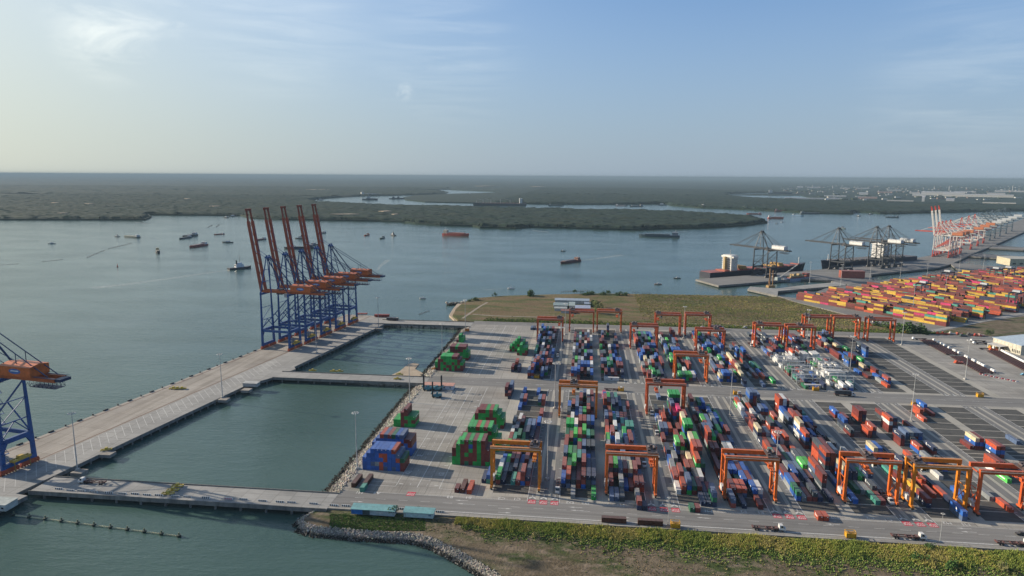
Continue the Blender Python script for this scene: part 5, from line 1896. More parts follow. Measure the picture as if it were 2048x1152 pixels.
mast = make_mast()
MASTS = [(G(155, 940), 'lamp mast at the corner of the quay and the near bridge'), (G(445, 795), 'lamp mast standing midway along the quay edge'), (G(633, 706), 'lamp mast on the quay edge before the blue cranes'), (G(757, 655), 'lamp mast at the far corner of the quay'),
         ((-130.6, 361), 'lamp mast on the rocks beside the blue stack'), ((-130.6, 480), 'lamp mast on the rocks by the middle bridge'), ((-131.5, 601), 'lamp mast on the rocks beside the maroon topped stack'), ((-132, 724), 'lamp mast at the far bridge corner of the yard'),
         ((-20.6, 481), 'lamp mast in the first lane, nearer half'), ((-20.6, 601), 'lamp mast in the first lane, middle of the far half'), ((-20.8, 719), 'lamp mast in the first lane by the far road'), ((-19, 361), 'lamp mast in the first lane by the stop signs'),
         ((43.4, 317.3), 'slim lamp pole by the near road beside the yellow bin'), ((169.7, 316.6), 'slim lamp mast by the near road right of the flatbed truck'), ((106, 481.5), 'lamp mast in the third lane beside the cross road'), ((105.4, 361), 'lamp mast in the third lane behind the orange crane'),
         ((105.4, 719), 'lamp mast in the third lane by the far road'), ((231.8, 486), 'lamp mast in the fifth lane by the orange containers'), ((232, 601), 'lamp mast in the fifth lane by the navy and green stacks'), ((326, 599), 'lamp mast in front of the parked trailers'),
         ((326, 719), 'lamp mast at the far road end of the empty pads'), ((232, 719), 'lamp mast in the fifth lane behind the far cranes'), ((295, 361), 'lamp mast in the sixth lane at the right picture edge')]
for (p, lab) in MASTS:
    place(mast, mu, (p[0], p[1], .03), rng.uniform(0, 1), lab, 'lamp masts over the yard and quay', None, .42 if lab.startswith('slim') else 1.0)
for (px, py, lab) in ((1681, 572, 'lamp mast on the small pier of the neighbouring terminal'), (1739, 566, 'lamp mast left of the yellow container yard'), (1799, 566, 'lamp mast behind the yellow container yard'), (1852, 570, 'lamp mast behind the dark cranes of the yellow yard'), (1825, 624, 'lamp mast inside the yellow yard, nearest'), (1619, 566, 'lamp mast beside the moored barge'),
                      (1889, 598, 'lamp mast in the middle of the yellow yard'), (1917, 550, 'lamp mast by the second basin'), (1965, 548, 'lamp mast at the yellow yard, right of the second basin'), (2005, 585, 'lamp mast in the right half of the yellow yard')):
    x, y = G(px, py)
    place(mast, mu, (x, y, .03), 0, lab, 'lamp masts of the neighbouring terminal')

# ------------------------------------------------------------------ trucks
tu = []


def make_truck():
    """x forward; a terminal tractor with an empty skeletal trailer"""
    t = thing('trailer_truck', 'truck', 'truck')
    c = MB(); c.hexa([(4.6, -1.2, .9), (7.0, -1.2, .9), (7.0, 1.2, .9), (4.6, 1.2, .9), (4.6, -1.15, 3.3), (6.3, -1.1, 3.3), (6.3, 1.1, 3.3), (4.6, 1.15, 3.3)])
    c.box(7.0, 7.7, -1.15, 1.15, .7, 1.9, 0, .1)
    cab = part(c, 'cab', t, (.66, .66, .64))
    g = MB(); g.face([(6.86, -1.0, 1.95), (6.86, 1.0, 1.95), (6.4, .98, 3.1), (6.4, -.98, 3.1)])
    for s in (-1, 1): g.face([(5.3, s * 1.215, 2.0), (6.5, s * 1.215, 2.0), (6.2, s * 1.18, 3.0), (5.3, s * 1.19, 3.0)][::s])
    part(g, 'window', cab, None, 0, M['glass'])
    part(MB().box(1.6, 7.2, -.5, .5, .65, 1.0), 'tractor_frame', t, (.03, .03, .03))
    b = MB()
    for s in (-1, 1): b.box(-8.0, 4.0, s * .9 - .13, s * .9 + .13, 1.15, 1.55)
    for q in (-7.9, -4.6, -1.6, 1.4, 3.8): b.box(q - .2, q + .2, -1.22, 1.22, 1.2, 1.62)
    b.box(2.8, 4.1, -1.2, 1.2, 1.62, 1.8); b.box(-8.1, -7.2, -1.2, 1.2, 1.62, 1.8); b.box(-1.0, 1.0, -.8, .8, .7, 1.15)
    part(b, 'trailer', t, (.10, .035, .028))
    for q in (6.2, 2.6, 3.7, -5.2, -6.5):
        for s in (-1, 1):
            w = MB(); w.tube((q, s * .72, .5), (q, s * 1.18, .5), .5, 10)
            part(w, 'wheel', t, None, 0, M['rubber'])
    return t


truck = make_truck()
for (x, y, rz, lab) in ((G(1502, 1063)[0] + 9, G(1536, 1063)[1] + 1.4, 0, 'white cabbed flatbed truck driving on the near road, left of the three'), (G(1820, 1080)[0], G(1820, 1080)[1] + 1.2, 0, 'white cabbed flatbed truck on the near road past the second yellow bin'), (G(2026, 1093)[0] + 1, G(2026, 1093)[1] + 1.2, 0, 'flatbed truck on the near road at the right picture edge'),
                        (-270, 324.5, math.pi, 'white cabbed flatbed truck driving onto the quay from the near bridge'), (-12.6, 350.5, -math.pi / 2, 'white cabbed truck waiting at the first stop signs'), (49.8, 480.5, -math.pi / 2, 'white cabbed truck under the red orange crane in the second lane'),
                        (49.6, 442, -math.pi / 2, 'white cabbed truck beside orange containers in the second lane'), (35.4 + 1.7, 390, -math.pi / 2, 'white cabbed truck behind the near orange crane in the second lane'), (163.1, 359.5, -math.pi / 2, 'white cabbed truck under the crane lifting the navy box'),
                        (25, 528.8, 0, 'truck with a rusty trailer on the cross road beside a yellow bin'), (122.6, 524, math.pi / 2, 'truck loading beside the red row at the cross road'), (-21.8 - 3, 630, -math.pi / 2, 'dark truck in the far half of the first lane'), (169.5, 697, -math.pi / 2, 'white cabbed truck under the far crane left of the reefers'),
                        (150, 768, 0, 'truck with purple load passing on the far road'), (205.8, 538.5, 0, 'truck carrying a dark container on the cross road')):
    place(truck, tu, (x, y, .04), rz, lab, 'terminal trucks')
for (x, y, rz, c, lg, lab) in ((150 - 2, 768, math.pi / 2, (.07, .03, .07), '', 'purple container riding a truck on the far road'), (205.8 - 2, 538.5, math.pi / 2, (.035, .045, .06), '', 'charcoal container riding a truck on the cross road')):
    o = bpy.data.objects.new('shipping_container', CM['40' + lg]); COL.objects.link(o)
    o.location = (x, y, 1.87); o.rotation_euler = (0, 0, rz); o.color = c + (1,)
    tag(o, lab, 'container', 'shipping containers stacked in the yard')
# rows of parked trailers, too small to show their parts
pk = MB()
pk.mat(0)
for s in (-1, 1): pk.box(-6.6, 6.0, s * .9 - .15, s * .9 + .15, 1.0, 1.5)
for q in (-6.4, -3.6, -.6, 2.2, 5.4): pk.box(q - .3, q + .3, -1.2, 1.2, 1.1, 1.58)
pk.mat(2)
for q in (-5.2, -3.9, 3.6):
    for s in (-1, 1): pk.tube((q, s * .7, .5), (q, s * 1.15, .5), .5, 8)
pk_trailer = pk.mesh('parked_trailer', [P_, M['white'], M['rubber']])
pk.mat(1); pk.box(6.4, 8.3, -1.1, 1.1, .9, 2.9, .2, .1)
pk.mat(2)
for s in (-1, 1): pk.tube((7.9, s * .7, .5), (7.9, s * 1.15, .5), .5, 8)
pk_rig = pk.mesh('parked_rig', [P_, M['white'], M['rubber']])
A, B = Vector(G(1838, 682)), Vector(G(1960, 749))
n = int((B - A).length / 3.3)
ra = math.atan2((B - A).y, (B - A).x)
LINE = ('nearest the far road', 'in the far half', 'halfway along', 'in the near half', 'nearest the camera')
for i in range(n):
    if i in (n // 2, n // 2 + 1): continue
    p = A.lerp(B, i / n)
    o = bpy.data.objects.new('parked_trailer', pk_rig if rng.random() < .5 else pk_trailer); COL.objects.link(o)
    o.location = (p.x + 7.5, p.y, .04); o.rotation_euler = (0, 0, R(2) + rng.uniform(-.02, .02))
    f = rng.uniform(.7, 1.3); o.color = (.085 * f, .03 * f, .026 * f, 1)
    tag(o, 'dark red parked trailer in the long row beside the empty pads', 'trailer', 'trailers parked in the long row')
A, B = Vector(G(1971, 704)), Vector(G(2050, 746))
n = int((B - A).length / 3.3)
for i in range(n):
    p = A.lerp(B, i / n)
    o = bpy.data.objects.new('parked_trailer', pk_rig); COL.objects.link(o)
    o.location = (p.x + 8, p.y, .04); o.rotation_euler = (0, 0, R(2) + rng.uniform(-.02, .02)); o.color = (.085, .03, .026, 1)
    tag(o, 'dark red parked trailer in the short row before the workshop', 'trailer', 'trailers parked in the short row')
for (px, py, rz, lab) in ((1840, 679.5, 0.1, 'dark trailer parked crosswise at the head of the long row'), (1958, 684, 0, 'dark trailer with white cab parked left of the workshop canopy'), (1962, 688.5, 0.05, 'dark trailer below it, left of the workshop canopy'), (1972, 699, 3.2, 'dark trailer with white cab at the head of the short row')):
    o = bpy.data.objects.new('parked_trailer', pk_rig); COL.objects.link(o)
    x, y = G(px, py); o.location = (x, y, .04); o.rotation_euler = (0, 0, math.pi + rz); o.color = (.05, .03, .03, 1)
    tag(o, lab, 'trailer')

# pickup cars
def car(px, py, rz, colr, lab):
    x, y = G(px, py)
    t = thing('parked_car', lab, 'car', (x, y, .04), rz)
    b = MB(); b.box(-2.3, 2.3, -.9, .9, .35, 1.05, .05, .05); b.box(-1.1, 1.3, -.85, .85, 1.05, 1.75, .35, .12)
    bd = part(b, 'body', t, colr)
    part(MB().box(-.95, 1.2, -.87, .87, 1.12, 1.6, .3, .08), 'window', bd, None, 0, M['glass'])
    for q in (-1.45, 1.45):
        for s in (-1, 1): part(MB().tube((q, s * .7, .36), (q, s * .93, .36), .36, 10), 'wheel', t, None, 0, M['rubber'])


car(2042, 1070, 0, (.03, .03, .035), 'black car on the near road at the right picture edge')
car(1405, 655, 0, (.5, .5, .5), 'white car on the far road, left of two'); car(1490, 656, 0, (.5, .5, .5), 'white car on the far road, right of two')
car(2046, 750, .3, (.1, .3, .45), 'light blue car at the right picture edge behind the trailers')

# ------------------------------------------------------------------ small yard furniture


def bin_(px, py, colr, lab, s=1.0):
    x, y = G(px, py)
    t = thing('cage_platform', lab, 'work cage', (x, y + 1.2, .04), 0, 'yellow work cages about the yard')
    part(MB().box(-2.1 * s, 2.1 * s, -1.25 * s, 1.25 * s, .15, 2.4 * s), 'panel', t, colr)
    b = MB()
    for sx in (-1, 1):
        for sy in (-1, 1): b.bar((sx * 2.15 * s, sy * 1.3 * s, 0), (sx * 2.15 * s, sy * 1.3 * s, 3.2 * s), .22)
        b.bar((sx * 2.15 * s, -1.3 * s, 3.2 * s), (sx * 2.15 * s, 1.3 * s, 3.2 * s), .18)
    for sy in (-1, 1): b.bar((-2.15 * s, sy * 1.3 * s, 3.2 * s), (2.15 * s, sy * 1.3 * s, 3.2 * s), .18)
    part(b, 'frame', t, (colr[0] * 1.05, colr[1] * 1.1, colr[2]))
    part(MB().box(-1.2 * s, 1.0 * s, -.7 * s, .6 * s, 2.4 * s, 2.65 * s), 'lid', t, (colr[0] * .5, colr[1] * .4, colr[2]))


YEL = (.58, .30, .015)
for (px, py, lab) in ((1351, 1057, 'yellow work cage on the road edge beside the brown open containers'), (1702, 1077, 'yellow work cage on the road edge between two flatbed trucks'), (1242, 783, 'yellow work cage on the cross road beside the rusty trailer'), (1473, 790, 'yellow work cage at the cross road by the slate stack'),
                      (1632, 782, 'yellow work cage before the white office of the reefers'), (1961, 795, 'yellow work cage alone at the corner of the empty pads'), (1831, 812, 'yellow work cage behind the orange containers'), (1073, 757, 'yellow work cage before the far first block'), (934, 663, 'orange work cage at the far corner of the open yard')):
    bin_(px, py, YEL if 'orange work' not in lab else (.55, .17, .015), lab)


def frame_beam(px, py, rz, lab, colr=(.5, .38, .05), z=.06):
    x, y = G(px, py)
    t = thing('lifting_beam', lab, 'lifting beam', (x, y, z), rz, 'yellow lifting frames set down on the deck')
    b = MB()
    for s in (-1, 1): b.box(-3, 3, s * 1.0 - .2, s * 1.0 + .2, .5, 1.0)
    for q in (-2.9, 0, 2.9): b.box(q - .2, q + .2, -1.2, 1.2, .5, 1.05)
    part(b, 'frame', t, colr)
    part(MB().box(-.9, .9, -.9, .9, 1.05, 2.1, .15, .15), 'headblock', t, colr)
    b = MB()
    for s in (-1, 1):
        for q in (-2.9, 2.9): b.bar((q, s, 0), (q, s, .5), .25)
    part(b, 'foot', t, (.1, .08, .03))


for (px, py, rz, lab) in ((347, 778, .3, 'yellow lifting frame on the quay, left of three together'), (355, 778.5, .3, 'yellow lifting frame on the quay, middle of three together'), (364, 778.5, .3, 'yellow lifting frame on the quay, right of three together'), (213, 901, .5, 'yellow lifting frame at the quay edge by the lamp mast'),
                          (336, 989, .2, 'yellow lifting frame on the near bridge, front of three'), (346, 982, .2, 'yellow lifting frame on the near bridge, middle of three'), (355, 974, .2, 'yellow lifting frame on the near bridge, rear of three'), (625, 742.5, 0, 'yellow lifting frame on the middle bridge, at its quay end'),
                          (667, 744, 0, 'yellow lifting frame in the middle of the middle bridge, left'), (679, 744, 0, 'yellow lifting frame in the middle of the middle bridge, right'), (799, 750, 0, 'yellow lifting frame on the yard end of the middle bridge, rear'), (795, 759, 0, 'yellow lifting frame on the yard end of the middle bridge, front')):
    frame_beam(px, py, rz, lab)
for (px, py, lab) in ((870, 739, 'orange lifting frame before the green and maroon stack, left'), (878, 739, 'orange lifting frame before the green and maroon stack, right')):
    frame_beam(px, py, 0, lab, (.5, .2, .02))
# striped barriers at the road edge and along the bridge
for i, (px, py) in enumerate(((118, 979), (141, 982), (163, 983), (187, 985), (218, 987), (245, 988.5), (270, 989), (294, 991), (318, 992), (351, 994), (375, 995), (412, 997), (457, 999), (487, 1000), (525, 1003), (560, 1005), (583, 1006), (627, 1008.5), (668, 1012), (692, 1013), (804, 1019), (880, 1025))):
    x, y = G(px, py)
    t = thing('road_barrier', 'striped black and white road barrier along the near bridge and road edge' if i != 12 else 'red and white striped barrier on the near bridge', 'barrier', (x, y, .06), 0, 'striped road barriers')
    part(MB().box(-2.3, 2.3, -.25, .25, 0, 1.0, 0, .12), 'body', t, (.66, .66, .64))
    b = MB()
    for q in range(4): b.box(-2.0 + q * 1.1, -1.5 + q * 1.1, -.262, .262, .05, .98, 0, .12)
    part(b, 'stripe', t, (.02, .02, .02) if i != 12 else (.5, .02, .03))
# rubber fenders and bollards on the quay edge
for i in range(46):
    p = Q(-75 + i * 11, 33.3)
    if i % 2 == 0:
        t = thing('fender', 'black rubber fender on the water edge of the quay', 'fender', p + (0.02,), QANG + math.pi / 2, 'rubber fenders along the quay edge')
        part(MB().box(-2.0, 2.0, -.5, .4, -1.6, .75, .1, .1), 'face_pad', t, None, 0, M['rubber'])
        part(MB().box(-1.4, 1.4, -.62, -.5, -1.2, .4), 'plate', t, (.05, .05, .05))
    else:
        b = MB(); b.tube((0, 0, 0), (0, 0, .8), .55, 9, .4); b.tube((0, 0, .8), (0, 0, 1.15), .65, 9, .5)
        tag(b.build('bollard', P_, None, (.03, .03, .03), p + (.02,)), 'black mooring bollard on the water edge of the quay', 'bollard', 'bollards along the quay edge')

# reach stackers by the white cabin
for i, (x, y, rz, lab) in enumerate(((-125.4, 510.2, 0, 'teal container lifter left of the white cabin front'), (-114.3, 510.8, math.pi, 'teal container lifter before the middle of the white cabin'), (-114.5, 494, .1, 'teal container lifter parked alone on the open yard'))):
    t = thing('container_lifter', lab, 'reach stacker', (x, y, .04), rz, 'teal container lifters')
    TE = (.06, .20, .24)
    b = MB(); b.box(-1.2, 5.2, -1.7, 1.7, 1.0, 2.4, .3, .1); b.box(3.2, 5.6, -1.6, 1.6, 1.0, 3.0, .2, .1)
    part(b, 'body', t, TE)
    c = part(MB().box(1.2, 2.9, -.9, .9, 2.4, 4.3, .2, .1), 'cab', t, (.10, .26, .3))
    part(MB().box(1.1, 2.9, -.8, .8, 3.1, 4.1, .25, .1), 'window', c, None, 0, M['glass'])
    b = MB()
    for s in (-1, 1): b.box(-2.0, -1.2, s * 1.0 - .25, s * 1.0 + .25, .5, 12.5)
    for z in (1, 4, 7, 10, 12.3): b.box(-1.9, -1.3, -1, 1, z, z + .4)
    m2 = part(b, 'mast', t, (.02, .025, .03))
    part(MB().box(-2.6, -2.1, -3.0, 3.0, 3.2, 4.2), 'spreader', m2, TE)
    for q in (-.6, 4.3):
        for s in (-1, 1): part(MB().tube((q, s * 1.3, .85), (q, s * 2.0, .85), .85, 12), 'wheel', t, None, 0, M['rubber'])

# ------------------------------------------------------------------ buildings


def hut(name, lab, x0, x1, y0, y1, h, wallc, roofc, cat='hut', windows=0, rise=.6, overhang=.4, z=.03, shed_roof=True, group=None):
    t = thing(name, lab, cat, ((x0 + x1) / 2, (y0 + y1) / 2, z), 0, group)
    w, d = (x1 - x0) / 2, (y1 - y0) / 2
    wl = part(MB().box(-w, w, -d, d, 0, h), 'wall', t, wallc)
    o = overhang
    b = MB()
    if shed_roof:
        b.hexa([(-w - o, -d - o, h), (w + o, -d - o, h), (w + o, d + o, h), (-w - o, d + o, h), (-w - o, -d - o, h + .15), (w + o, -d - o, h + .15), (w + o, d + o, h + rise), (-w - o, d + o, h + rise)])
    else:
        b.hexa([(-w - o, -d - o, h), (w + o, -d - o, h), (w + o, d + o, h), (-w - o, d + o, h), (-w - o, -.1, h + rise), (w + o, -.1, h + rise), (w + o, .1, h + rise), (-w - o, .1, h + rise)])
    part(b, 'roof', t, roofc)
    for i in range(windows):
        q = -w + (i + .5) * 2 * w / windows
        f = part(MB().box(q - .75, q + .75, -d - .06, -d, 1.1, 2.2), 'window', wl, (.6, .6, .6))
        part(MB().box(q - .65, q + .65, -d - .09, -d - .06, 1.18, 2.12), 'pane', f, None, 0, M['glass'])
    return t


TQ = (.13, .34, .35)
t = hut('site_hut', 'long hut with turquoise roof by the near road, longer of two', -115.6, -93.2, 309.0, 313.6, 2.7, (.36, .42, .46), TQ, 'hut', 0, .9)
part(MB().box(-11.25, -5.4, -2.36, -2.3, .1, 2.6), 'panel', t, (.03, .16, .48)); part(MB().box(-5.4, -1.6, -2.36, -2.3, .1, 2.6), 'doorway', t, (.05, .07, .08))
part(MB().box(1.8, 5.5, -2.38, -2.3, 1.2, 1.9), 'window', t, (.5, .5, .5))
t = hut('site_hut', 'short hut with turquoise roof by the near road', -88.4, -73.4, 309.2, 313.4, 2.6, (.42, .55, .56), TQ, 'hut', 0, .9)
part(MB().box(5.2, 6.6, -2.16, -2.1, 1.2, 2.0), 'window', t, (.1, .2, .3)); part(MB().box(-7.2, -6.4, -2.16, -2.1, 0, 2.1), 'door', t, (.3, .35, .36))
hut('office_cabin', 'white cabin with salmon roof on the open yard', -128.2, -103.8, 513.8, 520.4, 3.2, (.60, .63, .66), (.55, .27, .19), 'cabin', 5, .5)
hut('office_cabin', 'white container office at the cross road under the third block', 17.3, 29.9, 554.8, 557.6, 2.7, (.58, .58, .57), (.5, .5, .5), 'cabin', 1, .2, .05)
hut('office_cabin', 'white container office left of the runway before the reefers', 180.6, 193.4, 555.6, 558.6, 2.7, (.55, .55, .54), (.5, .5, .5), 'cabin', 2, .2, .05)
hut('office_cabin', 'white container office right of the runway before the reefers', 205.0, 218.4, 555.4, 558.4, 2.7, (.55, .55, .54), (.5, .5, .5), 'cabin', 2, .2, .05)
hut('gate_house', 'white flat roofed gate house at the near end of the quay', -301.5, -290.5, 290.0, 297.5, 3.4, (.45, .48, .46), (.38, .42, .40), 'building', 3, .3, .3)
p = G(490, 775)
hut('pump_house', 'grey block house on the quay platform before the middle bridge', p[0] - 3, p[0] + 9, p[1] + 2, p[1] + 8, 2.8, (.38, .38, .37), (.42, .42, .4), 'building', 0, .2, .2)
SB = (.30, .37, .44)
for (px0, px1, py0, h, d, rc, lab) in ((1110, 1178, 606.5, 5, 16, SB, 'rear farm shed with a long pale blue roof'), (1107, 1135, 615.5, 4, 20, (.22, .29, .29), 'left farm shed with a greenish roof'), (1138, 1149, 617, 4.5, 26, (.30, .37, .35), 'narrow farm shed between the greenish and lilac roofs'), (1150.5, 1180, 622, 4.5, 20, (.33, .38, .50), 'right farm shed with a lilac blue roof'), (1109, 1133, 621, 3.5, 9, (.38, .41, .39), 'small white farm shed at the front left'), (1169, 1181, 612.8, 4, 14, (.26, .32, .41), 'blue farm shed at the right end'), (1122, 1142, 625.5, 3.2, 8, (.26, .09, .07), 'low rust roofed farm shed in front')):
    a, b2 = G(px0, py0), G(px1, py0 + .5)
    hut('farm_shed', lab, a[0], b2[0], a[1], a[1] + d, h, (.40, .42, .42), rc, 'shed', 0, 1.4, .6, -.5, False, 'farm sheds in the dry grassland')
# the workshop at the right edge
t = thing('workshop', 'large cream workshop with pale blue roof and canopy at the right edge', 'building', (416.5, 724.5, .03), R(-77.5))
CR = (.52, .49, .40)
b = MB(); b.box(0, 34, 0, 90, 0, 9.5)
for i in range(8): b.box(i * 4.6 + .6, i * 4.6 + .9, -.12, 0, 0, 9.5)
wl = part(b, 'wall', t, CR)
b = MB(); b.hexa([(-.6, -.6, 9.5), (34.6, -.6, 9.5), (34.6, 45, 9.5), (-.6, 45, 9.5), (-.6, -.6, 9.8), (34.6, -.6, 9.8), (34.6, 45, 13), (-.6, 45, 13)])
part(b, 'roof', t, (.42, .52, .60))
b = MB(); b.hexa([(3, -9, 4.4), (19, -9, 4.4), (19, -.2, 5), (3, -.2, 5), (3, -9, 4.7), (19, -9, 4.7), (19, -.2, 5.4), (3, -.2, 5.4)])
cn = part(b, 'canopy', t, (.50, .49, .47))
b = MB()
for q in (4, 11.5, 18): b.bar((q, -8.3, 0), (q, -8.3, 4.4), .7)
part(b, 'column', cn, (.5, .5, .48))
for q in (7, 12.5): part(MB().box(q - 2, q + 2, -.22, -.12, 0, 4), 'door', wl, (.04, .04, .04))
for q in (24.5, 26.5, 28.5, 30.5, 32.5): part(MB().box(q - .4, q + .4, -.2, -.12, 1.2, 4.2), 'window', wl, None, 0, M['glass'])
p = G(2030, 532)
t = hut('office_building', 'cream office building by the far basins', p[0] - 10, p[0] + 60, p[1], p[1] + 45, 14, (.50, .45, .32), (.45, .42, .33), 'building', 0, .6, .5)
for i in range(5): part(MB().box(-30 + i * 13, -24 + i * 13, -22.6, -22.5, 3, 6), 'window', t, None, 0, M['glass'])
p = G(1683, 556)
t = hut('red_container_shed', 'red brown store building on the neighbouring quay', p[0], p[0] + 38, p[1], p[1] + 14, 12, (.30, .085, .06), (.28, .09, .07), 'building', 0, .3, .2)

# ------------------------------------------------------------------ ships and boats


def hull_mesh(L, B, D, fl=.85, stern=.8, sheer=.0):
    """x forward, waterline z=0: flared bow, squared stern; returns a builder with the hull on slot 0"""
    b = MB()
    st = [(-.5, stern, 1.0), (-.42, .95, 1.0), (-.2, 1, 1.0), (.2, 1, 1.0), (.34, .86, 1.0 + sheer * .4), (.44, .48, 1 + sheer * .8), (.5, .05, 1 + sheer)]
    P = []
    for (x, w, z) in st:
        fl_ = fl if x > .2 else .97
        P.append([(x * L * (.965 if x > .3 else 1), -w * B / 2 * fl_, -1.2), (x * L, -w * B / 2, D * z), (x * L, w * B / 2, D * z), (x * L * (.965 if x > .3 else 1), w * B / 2 * fl_, -1.2)])
    for p, q in zip(P, P[1:]):
        b.face([p[0], q[0], q[1], p[1]]); b.face([p[3], p[2], q[2], q[3]]); b.face([p[1], q[1], q[2], p[2]])
    b.face(P[0][::-1]); b.face([P[-1][0], P[-1][3], P[-1][2], P[-1][1]])
    return b


def boat(kind, lab, px, py, L, head, hullc, deckc=(.2, .09, .06), supc=(.6, .6, .58), group='boats and barges on the river', name=None, cargo=None):
    """head: the point of the photograph towards which the bow points"""
    x, y = G(px, py, WZ)
    hx, hy = G(head[0], head[1], WZ)
    rz = math.atan2(hy - y, hx - x)
    B = L * (.2 if kind in ('barge', 'cargo') else .28)
    D = max(1.2, L * (.05 if kind == 'barge' else .075))
    t = thing(name or {'barge': 'river_barge', 'cargo': 'cargo_ship', 'tug': 'tug_boat', 'boat': 'small_boat', 'crane': 'crane_barge'}[kind], lab, {'barge': 'barge', 'cargo': 'ship', 'tug': 'tug boat', 'boat': 'boat', 'crane': 'barge'}[kind], (x, y, WZ), rz, group)
    part(hull_mesh(L, B, D, .85, .85, .35), 'hull', t, hullc)
    if kind in ('barge', 'cargo', 'crane'):
        b = MB(); b.box(-L * .26, L * .34, -B * .38, B * .38, D - .02, D * 1.5, .2, .2)
        part(b, 'cargo_hold', t, deckc)
        if cargo:
            b = MB()
            for i in range(5): b.box(-L * .24 + i * L * .11, -L * .24 + i * L * .11 + L * .1, -B * .33, B * .33, D * 1.5, D * (2.0 + .6 * (i % 2)))
            part(b, 'cargo', t, cargo)
        if kind != 'crane':
            s = part(MB().box(-L * .46, -L * .32, -B * .36, B * .36, D, D * 2.5, .15, .15), 'wheelhouse', t, supc)
            part(MB().box(-L * .45, -L * .315, -B * .3, B * .3, D * 1.9, D * 2.25, 0, .1), 'window', s, None, 0, M['glass'])
            part(MB().tube((-L * .4, 0, D * 2.5), (-L * .4, 0, D * 3.8), L * .004 + .06, 6), 'mast', t, (.3, .3, .3))
        else:
            b = MB(); b.bar((-L * .1, 0, D), (-L * .05, 0, L * .5), L * .03); b.bar((-L * .1, 0, D * 2), (L * .25, 0, L * .45), L * .02); b.box(-L * .2, 0, -B * .25, B * .25, D, D * 3)
            part(b, 'crane', t, supc)
    else:
        k = .5 if kind == 'tug' else .35
        s = part(MB().box(-L * .2, L * .14, -B * .32, B * .32, D, D + L * .12, .2, .15), 'wheelhouse', t, supc)
        part(MB().box(-L * .21, L * .15, -B * .26, B * .26, D + L * .065, D + L * .1, .2, .1), 'window', s, None, 0, M['glass'])
        if kind == 'tug':
            part(MB().box(-L * .12, L * .08, -B * .22, B * .22, D + L * .12, D + L * .2, .2, .2), 'bridge', t, supc)
            part(MB().tube((-L * .14, 0, D + L * .1), (-L * .14, 0, D + L * .3), L * .03, 8), 'funnel', t, (.06, .05, .05))
        part(MB().tube((0, 0, D + L * .1), (0, 0, D + L * k), L * .006 + .05, 6), 'mast', t, (.25, .22, .2))
    return t


